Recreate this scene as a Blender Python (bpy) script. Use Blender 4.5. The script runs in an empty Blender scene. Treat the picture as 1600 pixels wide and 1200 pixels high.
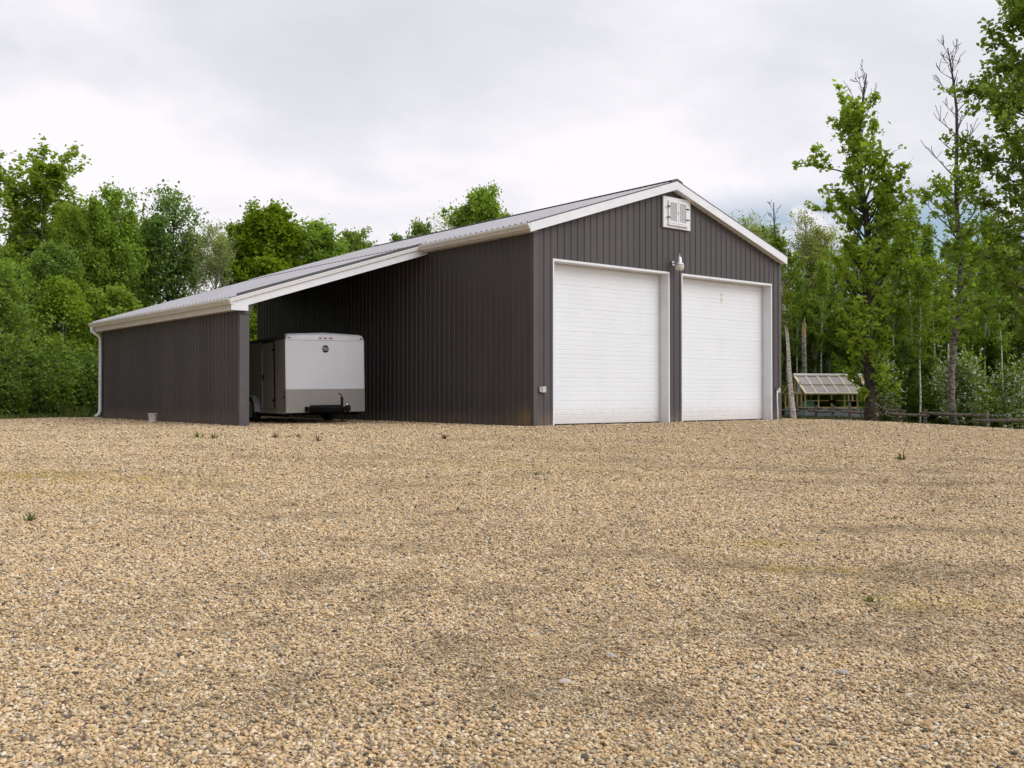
import bpy, bmesh, math, random
import numpy as np
from mathutils import Vector, Matrix
R = math.radians
random.seed(7)

# ---------------------------------------------------------------- camera
scene = bpy.context.scene
CAM = np.array([-13.7477, -16.035, 0.687])
YAW, PITCH, FPX = 0.6867, 0.0104, 1541.83
cam_d = bpy.data.cameras.new('camera')
cam = bpy.data.objects.new('camera', cam_d)
scene.collection.objects.link(cam)
cam.location = CAM
cam.rotation_euler = (math.pi / 2 + PITCH, 0, -YAW)
cam_d.sensor_width = 36
cam_d.lens = FPX / 1600 * 36
cam_d.clip_start = 0.05
cam_d.clip_end = 3000
scene.camera = cam
SUN_EL, SUN_AZ = R(38), R(158)      # azimuth from +Y, clockwise

# ---------------------------------------------------------------- nodes helper
class NT:
    def __init__(s, tree):
        s.t = tree
        s.t.nodes.clear()
    def n(s, kind, props=None, **ins):
        nd = s.t.nodes.new(kind)
        for k, v in (props or {}).items():
            setattr(nd, k, v)
        for k, v in ins.items():
            key = int(k[1:]) if k[0] == 'i' and k[1:].isdigit() else k.replace('_', ' ')
            s.set(nd.inputs[key], v)
        return nd
    def set(s, sock, v):
        if isinstance(v, bpy.types.NodeSocket):
            s.t.links.new(v, sock)
        elif isinstance(v, bpy.types.Node):
            s.t.links.new(v.outputs[0], sock)
        else:
            sock.default_value = v
    def math(s, op, a, b=0.0, c=None):
        nd = s.n('ShaderNodeMath', {'operation': op})
        s.set(nd.inputs[0], a); s.set(nd.inputs[1], b)
        if c is not None: s.set(nd.inputs[2], c)
        return nd.outputs[0]
    def maprange(s, v, a, b, c=0.0, d=1.0, smooth=False):
        nd = s.n('ShaderNodeMapRange', {'interpolation_type': 'SMOOTHSTEP' if smooth else 'LINEAR'})
        for i, x in enumerate((v, a, b, c, d)): s.set(nd.inputs[i], x)
        return nd.outputs[0]
    def mix(s, f, a, b, blend='MIX'):
        nd = s.n('ShaderNodeMix', {'data_type': 'RGBA', 'blend_type': blend, 'clamp_factor': True})
        s.set(nd.inputs[0], f); s.set(nd.inputs[6], a); s.set(nd.inputs[7], b)
        return nd.outputs[2]
    def noise(s, vec, scale, detail=3.0, rough=0.55, dist=0.0):
        nd = s.n('ShaderNodeTexNoise')
        if vec is not None: s.set(nd.inputs['Vector'], vec)
        nd.inputs['Scale'].default_value = scale
        nd.inputs['Detail'].default_value = detail
        nd.inputs['Roughness'].default_value = rough
        nd.inputs['Distortion'].default_value = dist
        return nd.outputs[0]
    def ramp(s, f, stops, interp='LINEAR'):
        nd = s.n('ShaderNodeValToRGB')
        cr = nd.color_ramp; cr.interpolation = interp
        while len(cr.elements) < len(stops): cr.elements.new(0.5)
        for e, (p, c) in zip(cr.elements, stops):
            e.position = p
            e.color = tuple(c) + (1,) if len(c) == 3 else c
        s.set(nd.inputs[0], f)
        return nd.outputs[0]

def c4(c): return (c[0], c[1], c[2], 1.0)

# ---------------------------------------------------------------- world: Nishita behind a broken overcast
world = bpy.data.worlds.new('World'); scene.world = world
world.use_nodes = True
w = NT(world.node_tree)
tc = w.n('ShaderNodeTexCoord')
gen = tc.outputs['Generated']
sky = w.n('ShaderNodeTexSky', {'sky_type': 'NISHITA', 'sun_disc': False, 'sun_elevation': SUN_EL,
                               'sun_rotation': SUN_AZ})
bg_blue = w.n('ShaderNodeBackground', Color=sky.outputs[0], Strength=0.13)
sep = w.n('ShaderNodeSeparateXYZ', Vector=gen)
zc = w.math('MAXIMUM', sep.outputs[2], 0.0)
den = w.math('ADD', zc, 0.24)
px = w.math('DIVIDE', sep.outputs[0], den)
py = w.math('DIVIDE', sep.outputs[1], den)
pv = w.n('ShaderNodeCombineXYZ', X=px, Y=py, Z=0.0).outputs[0]
mp = w.n('ShaderNodeMapping', Vector=pv)
mp.inputs['Location'].default_value = (3.1, 1.2, 0)
mp.inputs['Rotation'].default_value = (0, 0, R(20))
mp.inputs['Scale'].default_value = (0.85, 1.0, 1)
n1 = w.noise(mp.outputs[0], 1.25, 5.0, 0.5, 0.35)
n2 = w.noise(mp.outputs[0], 4.2, 5.0, 0.55, 0.2)
nn = w.math('ADD', w.math('MULTIPLY', n1, 0.78), w.math('MULTIPLY', n2, 0.22))
# cloud underside grows brighter low in the sky where the deck thins
low = w.maprange(zc, 0.10, 0.40, 0.10, -0.05, True)
nn = w.math('ADD', nn, low)
cloud_col = w.ramp(nn, [(0.36, (0.72, 0.735, 0.78)), (0.45, (0.79, 0.795, 0.85)), (0.52, (0.88, 0.87, 0.92)), (0.60, (1.0, 0.97, 1.02))])
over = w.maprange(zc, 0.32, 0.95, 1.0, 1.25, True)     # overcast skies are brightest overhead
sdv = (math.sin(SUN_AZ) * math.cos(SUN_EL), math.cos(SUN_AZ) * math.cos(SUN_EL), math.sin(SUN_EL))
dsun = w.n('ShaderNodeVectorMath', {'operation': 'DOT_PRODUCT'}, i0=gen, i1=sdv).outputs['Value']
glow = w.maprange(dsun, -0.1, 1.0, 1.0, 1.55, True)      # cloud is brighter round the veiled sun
west = w.maprange(sep.outputs[0], -0.85, -0.2, 0.32, 1.0, True)   # unseen sky toward -X, dimmed to darken the walls facing it
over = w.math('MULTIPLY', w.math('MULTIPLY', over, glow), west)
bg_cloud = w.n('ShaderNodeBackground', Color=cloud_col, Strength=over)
# the break in the cloud, low over the woods to the right
def ddir(pxl, pyl):
    fw = np.array([math.sin(YAW) * math.cos(PITCH), math.cos(YAW) * math.cos(PITCH), math.sin(PITCH)])
    rt = np.array([math.cos(YAW), -math.sin(YAW), 0]); up = np.cross(rt, fw)
    d = fw + rt * (pxl - 800) / FPX + up * (600 - pyl) / FPX
    return d
g0 = ddir(1360, 392); g0 = g0 / np.linalg.norm(g0)
az = w.n('ShaderNodeVectorMath', {'operation': 'DOT_PRODUCT'}, i0=gen, i1=tuple(np.array([math.cos(YAW + .35), -math.sin(YAW + .35), 0]))).outputs['Value']
hm = w.maprange(w.math('ABSOLUTE', w.math('SUBTRACT', az, 0.0)), 0.08, 0.3, 1.0, 0.0, True)
vm = w.maprange(w.math('ABSOLUTE', w.math('SUBTRACT', zc, float(g0[2]))), 0.018, 0.075, 1.0, 0.0, True)
front = w.maprange(w.n('ShaderNodeVectorMath', {'operation': 'DOT_PRODUCT'}, i0=gen, i1=tuple(g0)).outputs['Value'], 0.8, 0.9)
n3 = w.noise(gen, 16.0, 4.0, 0.55, 0.3)
gap = w.math('MULTIPLY', w.math('MULTIPLY', hm, vm), front)
gap = w.math('MULTIPLY', gap, w.maprange(n3, 0.34, 0.48, 0.0, 0.95, True))
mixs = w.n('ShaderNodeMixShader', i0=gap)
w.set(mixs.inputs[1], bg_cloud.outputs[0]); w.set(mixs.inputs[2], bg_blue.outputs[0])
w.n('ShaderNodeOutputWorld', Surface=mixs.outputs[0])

# ---------------------------------------------------------------- sun behind the cloud deck
sun_d = bpy.data.lights.new('sun', 'SUN')
sun_d.energy = 1.15; sun_d.angle = R(35); sun_d.color = (1.0, 0.98, 0.955)
sun = bpy.data.objects.new('sun', sun_d); scene.collection.objects.link(sun)
sd = Vector((math.sin(SUN_AZ) * math.cos(SUN_EL), math.cos(SUN_AZ) * math.cos(SUN_EL), math.sin(SUN_EL)))
sun.rotation_euler = sd.to_track_quat('Z', 'Y').to_euler()

scene.view_settings.view_transform = 'Standard'
scene.view_settings.look = 'None'
scene.view_settings.exposure = 0.0
scene.view_settings.gamma = 1.0
scene.render.engine = 'CYCLES'
cy = scene.cycles
cy.use_denoising = True
cy.max_bounces = 6; cy.diffuse_bounces = 3; cy.glossy_bounces = 2; cy.transmission_bounces = 4
cy.transparent_max_bounces = 6
cy.caustics_reflective = False; cy.caustics_refractive = False

# ---------------------------------------------------------------- object helpers
COL = scene.collection
def empty(name, loc=(0, 0, 0), rz=0.0, label=None, cat=None, group=None):
    o = bpy.data.objects.new(name, None); COL.objects.link(o)
    o.empty_display_size = 0.3
    o.location = loc; o.rotation_euler = (0, 0, rz)
    tag(o, label, cat, group); return o
def tag(o, label=None, cat=None, group=None, kind=None):
    if label: o['label'] = label
    if cat: o['category'] = cat
    if group: o['group'] = group
    if kind: o['kind'] = kind
    return o
def link(name, me, mat=None, parent=None, smooth=False):
    o = bpy.data.objects.new(name, me); COL.objects.link(o)
    if mat is not None and len(me.materials) == 0: me.materials.append(mat)
    if parent is not None: o.parent = parent
    if smooth: me.shade_smooth()
    return o
def copy_tree(o, parent=None):
    c = o.copy(); COL.objects.link(c); c.parent = parent
    for ch in list(o.children): copy_tree(ch, c)
    return c

class MB:
    """collects verts and faces of one mesh"""
    def __init__(s): s.v = []; s.f = []; s.m = []
    def add(s, vs, fs, mi=0):
        b = len(s.v); s.v += [tuple(x) for x in vs]
        s.f += [tuple(b + i for i in f) for f in fs]; s.m += [mi] * len(fs); return s
    def quad(s, a, b, c, d, mi=0): return s.add([a, b, c, d], [(0, 1, 2, 3)], mi)
    def box(s, lo, hi, mi=0):
        (x0, y0, z0), (x1, y1, z1) = lo, hi
        return s.add([(x0, y0, z0), (x1, y0, z0), (x1, y1, z0), (x0, y1, z0), (x0, y0, z1), (x1, y0, z1), (x1, y1, z1), (x0, y1, z1)],
              [(0, 3, 2, 1), (4, 5, 6, 7), (0, 1, 5, 4), (1, 2, 6, 5), (2, 3, 7, 6), (3, 0, 4, 7)], mi)
    def bar(s, a, b, w_, h, mi=0, up=(0, 0, 1)):
        a = Vector(a); b = Vector(b); d = (b - a).normalized()
        u = Vector(up)
        sd_ = d.cross(u)
        if sd_.length < 1e-4: sd_ = d.cross(Vector((1, 0, 0)))
        sd_.normalize(); u = sd_.cross(d).normalized()
        q = [sd_ * sx * w_ / 2 + u * sz * h / 2 for sx, sz in ((-1, -1), (1, -1), (1, 1), (-1, 1))]
        return s.add([a + t for t in q] + [b + t for t in q],
              [(0, 1, 2, 3), (7, 6, 5, 4), (0, 4, 5, 1), (1, 5, 6, 2), (2, 6, 7, 3), (3, 7, 4, 0)], mi)
    def tube(s, pts, rad, n=8, mi=0, cap=True):
        pts = [Vector(p) for p in pts]
        if not hasattr(rad, '__len__'): rad = [rad] * len(pts)
        b = len(s.v); k = len(pts); ref = None
        for i, p in enumerate(pts):
            d = (pts[min(i + 1, k - 1)] - pts[max(i - 1, 0)]).normalized()
            if ref is None: ref = Vector((1, 0, 0)) if abs(d.x) < 0.8 else Vector((0, 1, 0))
            x = (ref - d * ref.dot(d)).normalized(); y = d.cross(x); ref = x
            for j in range(n):
                a = 2 * math.pi * j / n
                s.v.append(tuple(p + (x * math.cos(a) + y * math.sin(a)) * rad[i]))
        for i in range(k - 1):
            for j in range(n):
                s.f.append((b + i * n + j, b + i * n + (j + 1) % n, b + (i + 1) * n + (j + 1) % n, b + (i + 1) * n + j)); s.m.append(mi)
        if cap:
            s.f.append(tuple(b + j for j in range(n - 1, -1, -1))); s.m.append(mi)
            s.f.append(tuple(b + (k - 1) * n + j for j in range(n))); s.m.append(mi)
        return s
    def lathe(s, prof, c=(0, 0, 0), n=20, mi=0, axis='Z'):
        b = len(s.v); k = len(prof)
        for r_, z in prof:
            for j in range(n):
                a = 2 * math.pi * j / n
                if axis == 'Z': p = (c[0] + r_ * math.cos(a), c[1] + r_ * math.sin(a), c[2] + z)
                elif axis == 'X': p = (c[0] + z, c[1] + r_ * math.cos(a), c[2] + r_ * math.sin(a))
                else: p = (c[0] + r_ * math.sin(a), c[1] + z, c[2] + r_ * math.cos(a))
                s.v.append(p)
        for i in range(k - 1):
            for j in range(n):
                s.f.append((b + i * n + j, b + i * n + (j + 1) % n, b + (i + 1) * n + (j + 1) % n, b + (i + 1) * n + j)); s.m.append(mi)
        return s
    def mesh(s, name):
        me = bpy.data.meshes.new(name)
        me.from_pydata(s.v, [], s.f); me.update()
        if any(s.m): me.polygons.foreach_set('material_index', s.m)
        return me
    def build(s, name, mat, parent=None, smooth=False, bevel=0.0):
        me = s.mesh(name)
        mats = mat if isinstance(mat, (list, tuple)) else [mat]
        for m_ in mats: me.materials.append(m_)
        if bevel > 0:
            bm = bmesh.new(); bm.from_mesh(me)
            bmesh.ops.remove_doubles(bm, verts=bm.verts, dist=1e-5)
            bmesh.ops.bevel(bm, geom=[e for e in bm.edges if e.is_manifold and e.calc_face_angle(0) > 0.6],
                            offset=bevel, segments=2, affect='EDGES', profile=0.6)
            bm.to_mesh(me); bm.free()
        return link(name, me, None, parent, smooth)

def mesh_np(name, V, F, mat_index=None):
    """V (n,3), F (m,4) quads"""
    me = bpy.data.meshes.new(name)
    V = np.asarray(V, dtype=np.float32); F = np.asarray(F, dtype=np.int32); k = F.shape[1]
    me.vertices.add(len(V)); me.vertices.foreach_set('co', V.ravel())
    me.loops.add(F.size); me.loops.foreach_set('vertex_index', F.ravel())
    me.polygons.add(len(F)); me.polygons.foreach_set('loop_start', np.arange(0, F.size, k, dtype=np.int32))
    me.update(calc_edges=True)
    return me

# ---------------------------------------------------------------- materials
def new_mat(name):
    m = bpy.data.materials.new(name); m.use_nodes = True
    return m, NT(m.node_tree)
def finish(t, bsdf): t.n('ShaderNodeOutputMaterial', Surface=bsdf.outputs[0] if isinstance(bsdf, bpy.types.Node) else bsdf)

def simple(name, col, rough=0.5, metal=0.0, var=0.12, scale=3.0, bump=0.0, bscale=60.0, spec=0.5):
    m, t = new_mat(name)
    co = t.n('ShaderNodeTexCoord').outputs['Object']
    nz = t.noise(co, scale, 5.0, 0.6)
    lo = [x * (1 - var) for x in col]; hi = [min(1, x * (1 + var)) for x in col]
    c = t.ramp(nz, [(0.3, lo), (0.7, hi)])
    b = t.n('ShaderNodeBsdfPrincipled', Base_Color=c, Metallic=metal)
    t.set(b.inputs['Roughness'], t.maprange(t.noise(co, scale * 2.7, 3), 0.3, 0.7, rough * 0.85, min(1, rough * 1.15)))
    b.inputs['Specular IOR Level'].default_value = spec
    if bump:
        bp = t.n('ShaderNodeBump', Strength=bump, Distance=0.004, Height=t.noise(co, bscale, 3))
        t.set(b.inputs['Normal'], bp.outputs[0])
    finish(t, b); return m

def siding_mat():
    m, t = new_mat('charcoal_siding')
    co = t.n('ShaderNodeTexCoord').outputs['Object']
    mp_ = t.n('ShaderNodeMapping', Vector=co); mp_.inputs['Scale'].default_value = (2.0, 2.0, 0.25)
    streak = t.noise(mp_.outputs[0], 3.0, 5, 0.6)
    c = t.ramp(streak, [(0.3, (0.066, 0.058, 0.0585)), (0.7, (0.081, 0.0725, 0.0735))])
    s_ = t.n('ShaderNodeSeparateXYZ', Vector=co)
    pid = t.math('ADD', t.math('FLOOR', t.math('DIVIDE', t.math('ADD', s_.outputs[0], 0.09), 0.8)), t.math('MULTIPLY', t.math('FLOOR', t.math('DIVIDE', t.math('ADD', s_.outputs[1], 0.09), 0.8)), 7.31))
    wnz = t.n('ShaderNodeTexWhiteNoise', {'noise_dimensions': '1D'}); t.set(wnz.inputs['W'], pid)
    pv_ = t.maprange(wnz.outputs['Value'], 0, 1, 0.90, 1.10)
    c = t.mix(1.0, c, t.n('ShaderNodeCombineColor', Red=pv_, Green=pv_, Blue=pv_).outputs[0], 'MULTIPLY')
    # splashed dirt along the foot of the walls
    d = t.maprange(t.math('ADD', s_.outputs[2], t.math('MULTIPLY', t.noise(co, 4.0, 4), -0.35)), -0.12, 0.20, 0.55, 0.0, True)
    c = t.mix(d, c, (0.17, 0.13, 0.09, 1))
    # ochre stain low on the flank, next to the front corner
    sx = t.maprange(s_.outputs[1], -0.02, 1.1, 1.0, 0.0, True)
    on = t.math('LESS_THAN', s_.outputs[0], 0.02)
    up = t.maprange(t.math('ADD', s_.outputs[2], t.math('MULTIPLY', t.noise(mp_.outputs[0], 5.0, 3), 0.5)), 0.35, 0.85, 1.0, 0.0, True)
    yb = t.math('GREATER_THAN', s_.outputs[1], 0.012)
    st = t.math('MULTIPLY', t.math('MULTIPLY', sx, on), t.math('MULTIPLY', up, yb))
    c = t.mix(t.math('MULTIPLY', st, 0.6), c, (0.26, 0.18, 0.075, 1))
    b = t.n('ShaderNodeBsdfPrincipled', Base_Color=c)
    t.set(b.inputs['Roughness'], t.maprange(streak, 0.3, 0.7, 0.42, 0.58))
    b.inputs['Specular IOR Level'].default_value = 0.35
    bp = t.n('ShaderNodeBump', Strength=0.5, Distance=0.012, Height=t.noise(co, 2.2, 2))
    t.set(b.inputs['Normal'], bp.outputs[0])
    finish(t, b); return m

def door_mat():
    m, t = new_mat('white_door_steel')
    co = t.n('ShaderNodeTexCoord').outputs['Object']
    c = t.ramp(t.noise(co, 1.2, 4), [(0.3, (0.745, 0.77, 0.80)), (0.7, (0.785, 0.81, 0.84))])
    s_ = t.n('ShaderNodeSeparateXYZ', Vector=co)
    nz = t.noise(co, 9.0, 4, 0.6)
    low_ = t.maprange(t.math('ADD', s_.outputs[2], t.math('MULTIPLY', nz, -0.5)), -0.25, 0.25, 0.45, 0.0, True)
    c = t.mix(low_, c, (0.50, 0.43, 0.34, 1))
    # brown scuff high on the second door
    dx = t.math('SUBTRACT', s_.outputs[0], t.math('ADD', 6.62, t.math('MULTIPLY', t.math('SUBTRACT', nz, 0.5), 0.28)))
    dz = t.math('SUBTRACT', s_.outputs[2], 3.16)
    mk = t.math('MULTIPLY', t.maprange(t.math('ABSOLUTE', dx), 0.012, 0.05, 1.0, 0.0, True), t.maprange(t.math('ABSOLUTE', dz), 0.09, 0.19, 1.0, 0.0, True))
    c = t.mix(t.math('MULTIPLY', mk, 0.6), c, (0.50, 0.36, 0.20, 1))
    b = t.n('ShaderNodeBsdfPrincipled', Base_Color=c, Roughness=0.42)
    b.inputs['Specular IOR Level'].default_value = 0.3
    bp = t.n('ShaderNodeBump', Strength=0.15, Distance=0.003, Height=t.noise(co, 90.0, 2))
    t.set(b.inputs['Normal'], bp.outputs[0])
    finish(t, b); return m

def leaf_mat(name, dark, light, trans=0.35):
    m, t = new_mat(name)
    geo = t.n('ShaderNodeNewGeometry')
    rnd = geo.outputs['Random Per Island']
    oi = t.n('ShaderNodeObjectInfo')
    co = t.n('ShaderNodeTexCoord').outputs['Object']
    clump = t.noise(co, 0.75, 2, 0.5)
    f = t.math('ADD', t.math('MULTIPLY', rnd, 0.45), t.math('MULTIPLY', clump, 0.55))
    mid = [(a + b_) / 2 for a, b_ in zip(dark, light)]
    c = t.ramp(f, [(0.25, dark), (0.5, mid), (0.75, light)])
    hs = t.n('ShaderNodeHueSaturation', Color=c)
    t.set(hs.inputs['Hue'], t.maprange(oi.outputs['Random'], 0, 1, 0.494, 0.516))
    t.set(hs.inputs['Saturation'], t.maprange(oi.outputs['Random'], 0, 1, 1.08, 0.88))
    t.set(hs.inputs['Value'], t.maprange(t.math('FRACT', t.math('MULTIPLY', oi.outputs['Random'], 7.3)), 0, 1, 0.8, 1.2))
    b = t.n('ShaderNodeBsdfPrincipled', Base_Color=hs.outputs[0], Roughness=0.6)
    b.inputs['Specular IOR Level'].default_value = 0.12
    tint = t.mix(1.0, hs.outputs[0], (1.25, 1.3, 0.55, 1), 'MULTIPLY')
    tr = t.n('ShaderNodeBsdfTranslucent', Color=tint)
    mx = t.n('ShaderNodeMixShader', i0=trans)
    t.set(mx.inputs[1], b.outputs[0]); t.set(mx.inputs[2], tr.outputs[0])
    finish(t, mx.outputs[0]); return m

def bark_mat(name, base, mark, amount=0.5, scale=6.0):
    m, t = new_mat(name)
    co = t.n('ShaderNodeTexCoord').outputs['Object']
    mp_ = t.n('ShaderNodeMapping', Vector=co); mp_.inputs['Scale'].default_value = (1.0, 1.0, 1.8)
    n_ = t.noise(mp_.outputs[0], scale, 4, 0.65)
    mp2 = t.n('ShaderNodeMapping', Vector=co); mp2.inputs['Scale'].default_value = (2.5, 2.5, 9.0)
    n2_ = t.noise(mp2.outputs[0], scale * 0.5, 3, 0.6)
    f = t.maprange(t.math('ADD', t.math('MULTIPLY', n_, 0.5), t.math('MULTIPLY', n2_, 0.5)), 0.62 - amount * 0.25, 0.68 - amount * 0.2, 0, 1, True)
    c = t.mix(f, c4(base), c4(mark))
    b = t.n('ShaderNodeBsdfPrincipled', Base_Color=c, Roughness=0.85)
    bp = t.n('ShaderNodeBump', Strength=0.6, Distance=0.02, Height=n_)
    t.set(b.inputs['Normal'], bp.outputs[0])
    finish(t, b); return m

PEB = [(0.00, (0.59, 0.43, 0.235)), (0.15, (0.71, 0.545, 0.325)), (0.31, (0.50, 0.36, 0.20)), (0.42, (0.76, 0.62, 0.425)),
       (0.52, (0.64, 0.45, 0.23)), (0.63, (0.28, 0.21, 0.135)), (0.73, (0.44, 0.39, 0.31)), (0.79, (0.68, 0.49, 0.30)),
       (0.86, (0.17, 0.14, 0.11)), (0.91, (0.78, 0.69, 0.53)), (0.945, (0.08, 0.072, 0.065)), (0.97, (0.46, 0.29, 0.15))]
def pebble_mat():
    m, t = new_mat('river_pebble')
    oi = t.n('ShaderNodeObjectInfo')
    c = t.ramp(oi.outputs['Random'], PEB, 'CONSTANT')
    co = t.n('ShaderNodeTexCoord').outputs['Object']
    nz = t.noise(co, 1.3, 3, 0.6)
    c = t.mix(t.maprange(nz, 0.35, 0.7, 0.0, 0.25), c, (0.28, 0.20, 0.12, 1))
    wp = t.n('ShaderNodeNewGeometry').outputs['Position']
    soil = t.math('ADD', t.math('MULTIPLY', t.noise(wp, 0.9, 4, 0.6), 0.6), t.math('MULTIPLY', t.noise(wp, 6.0, 3, 0.6), 0.4))
    c = t.mix(t.maprange(soil, 0.50, 0.70, 0.0, 0.50, True), c, (0.19, 0.14, 0.08, 1))
    dt = t.n('ShaderNodeAttribute', {'attribute_name': 'soil', 'attribute_type': 'INSTANCER'})
    brk = t.math('ADD', dt.outputs['Fac'], t.math('MULTIPLY', t.math('SUBTRACT', t.noise(wp, 4.5, 5, 0.8), 0.5), 2.6))
    c = t.mix(t.maprange(brk, 0.22, 0.72, 0.0, 0.72), c, (0.165, 0.115, 0.06, 1))
    ms = t.n('ShaderNodeAttribute', {'attribute_name': 'moss', 'attribute_type': 'INSTANCER'})
    msf = t.math('MULTIPLY', ms.outputs['Fac'], t.maprange(t.noise(wp, 7.0, 3, 0.7), 0.42, 0.6, 0.0, 0.75))
    c = t.mix(msf, c, (0.46, 0.34, 0.06, 1))
    b = t.n('ShaderNodeBsdfPrincipled', Base_Color=c, Roughness=0.75)
    b.inputs['Specular IOR Level'].default_value = 0.25
    finish(t, b); return m

def gravel_mat():
    m, t = new_mat('gravel_surface')
    co = t.n('ShaderNodeTexCoord').outputs['Object']
    wn = t.n('ShaderNodeTexNoise', Vector=co); wn.inputs['Scale'].default_value = 30; wn.inputs['Detail'].default_value = 1
    wv = t.n('ShaderNodeVectorMath', {'operation': 'MULTIPLY_ADD'}, i0=wn.outputs['Color'], i1=(0.012, 0.012, 0.0), i2=co).outputs[0]
    vo = t.n('ShaderNodeTexVoronoi', {'voronoi_dimensions': '2D', 'feature': 'F1'}, Vector=wv, Scale=52.0)
    ve = t.n('ShaderNodeTexVoronoi', {'voronoi_dimensions': '2D', 'feature': 'DISTANCE_TO_EDGE'}, Vector=wv, Scale=52.0)
    cs = t.n('ShaderNodeSeparateColor', Color=vo.outputs['Color'])
    c = t.ramp(cs.outputs[0], PEB, 'CONSTANT')
    sp_ = t.maprange(t.noise(co, 7.0, 4, 0.8), 0.30, 0.70, 0.72, 1.34)
    c = t.mix(1.0, c, t.n('ShaderNodeCombineColor', Red=sp_, Green=sp_, Blue=sp_).outputs[0], 'MULTIPLY')
    big = t.noise(co, 0.35, 5, 0.6, 0.4)
    mid = t.noise(co, 1.6, 5, 0.65, 0.3)
    gapm = t.maprange(ve.outputs['Distance'], 0.02, 0.14, 0.62, 1.12)
    c = t.mix(1.0, c, t.n('ShaderNodeCombineColor', Red=gapm, Green=gapm, Blue=gapm).outputs[0], 'MULTIPLY')
    at_ = t.n('ShaderNodeAttribute', {'attribute_name': 'dirt'})
    d = t.math('ADD', at_.outputs['Fac'], t.math('MULTIPLY', t.math('SUBTRACT', mid, 0.5), 0.9))
    fine = t.noise(co, 22.0, 3, 0.7)
    d = t.math('ADD', d, t.math('MULTIPLY', t.math('SUBTRACT', fine, 0.5), 0.9))
    dirtc = t.ramp(fine, [(0.3, (0.17, 0.12, 0.065)), (0.7, (0.36, 0.26, 0.15))])
    c = t.mix(t.maprange(d, 0.30, 0.95, 0.0, 0.75), c, dirtc)
    c = t.mix(t.maprange(big, 0.35, 0.7, 0.0, 0.2), c, (0.36, 0.26, 0.15, 1))
    gr = t.n('ShaderNodeAttribute', {'attribute_name': 'moss'})
    c = t.mix(t.math('MULTIPLY', gr.outputs['Fac'], t.maprange(t.noise(co, 9.0, 4, 0.7), 0.42, 0.6, 0.0, 0.8)), c, (0.26, 0.23, 0.05, 1))
    b = t.n('ShaderNodeBsdfPrincipled', Base_Color=c, Roughness=0.85)
    b.inputs['Specular IOR Level'].default_value = 0.2
    h = t.math('ADD', t.maprange(ve.outputs['Distance'], 0.0, 0.25, 0.0, 1.0, True), t.math('MULTIPLY', cs.outputs[1], 0.6))
    bp = t.n('ShaderNodeBump', Strength=0.9, Distance=0.012, Height=h)
    t.set(b.inputs['Normal'], bp.outputs[0])
    finish(t, b); return m

M = {}
M['siding'] = siding_mat()
M['door'] = door_mat()
M['trim'] = simple('charcoal_trim', (0.078, 0.069, 0.069), 0.5)
M['white'] = simple('white_trim', (0.74, 0.755, 0.78), 0.45, var=0.05)
M['gutter'] = simple('gutter_white', (0.72, 0.69, 0.66), 0.4, var=0.06)
M['roof'] = simple('roof_steel', (0.37, 0.355, 0.375), 0.45, metal=0.2, var=0.08, scale=1.0)
M['roof_dark'] = simple('roof_edge', (0.07, 0.065, 0.065), 0.5)
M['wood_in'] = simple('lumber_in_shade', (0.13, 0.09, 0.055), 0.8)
M['galv'] = simple('galvanised', (0.55, 0.55, 0.56), 0.38, metal=0.6)
M['lens'] = simple('lamp_lens', (0.62, 0.59, 0.54), 0.25)
M['pvc'] = simple('white_pvc', (0.82, 0.83, 0.83), 0.4, var=0.04)
M['greybox'] = simple('grey_box', (0.46, 0.46, 0.45), 0.5)
M['black'] = simple('black_paint', (0.007, 0.007, 0.007), 0.7, spec=0.2)
M['tyre'] = simple('tyre_rubber', (0.018, 0.018, 0.018), 0.85, bump=0.5)
M['rim'] = simple('wheel_rim', (0.55, 0.56, 0.58), 0.4, metal=0.3)
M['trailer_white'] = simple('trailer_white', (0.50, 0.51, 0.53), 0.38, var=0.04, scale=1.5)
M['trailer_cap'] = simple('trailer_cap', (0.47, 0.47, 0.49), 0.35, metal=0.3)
M['trailer_white_shaded'] = simple('trailer_white_shaded', (0.40, 0.36, 0.325), 0.45, var=0.06)  # white trailer sides, with the carport's shade mixed into the colour
M['stone_guard'] = simple('stone_guard', (0.225, 0.21, 0.19), 0.42, metal=0.35, var=0.05, bump=0.4, bscale=40)
M['amber'] = simple('marker_lens', (0.25, 0.05, 0.025), 0.3)
M['chrome'] = simple('chrome', (0.8, 0.8, 0.8), 0.15, metal=1.0)
M['block'] = simple('weathered_block', (0.30, 0.21, 0.14), 0.85, bump=0.5)
M['log'] = bark_mat('fence_log', (0.30, 0.265, 0.23), (0.07, 0.058, 0.046), 0.6, 9)
M['birch'] = bark_mat('birch_bark', (0.80, 0.76, 0.72), (0.06, 0.05, 0.045), 0.42, 5)
M['aspen'] = bark_mat('aspen_bark', (0.33, 0.31, 0.27), (0.075, 0.065, 0.055), 0.6, 5)
M['dark_bark'] = bark_mat('dark_bark', (0.10, 0.085, 0.072), (0.03, 0.025, 0.022), 0.8, 8)
M['dead'] = bark_mat('dead_wood', (0.10, 0.08, 0.085), (0.07, 0.06, 0.06), 0.5, 8)
M['snag'] = bark_mat('torn_wood', (0.62, 0.45, 0.24), (0.34, 0.22, 0.12), 0.5, 8)
M['leaf_mid'] = leaf_mat('leaf_mid', (0.135, 0.215, 0.024), (0.33, 0.44, 0.065), 0.5)
M['leaf_fresh'] = leaf_mat('leaf_fresh', (0.165, 0.25, 0.032), (0.38, 0.48, 0.08), 0.5)
M['leaf_deep'] = leaf_mat('leaf_deep', (0.100, 0.172, 0.028), (0.245, 0.355, 0.065), 0.45)
M['leaf_lime'] = leaf_mat('leaf_lime', (0.15, 0.225, 0.026), (0.36, 0.46, 0.075), 0.52)
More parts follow.
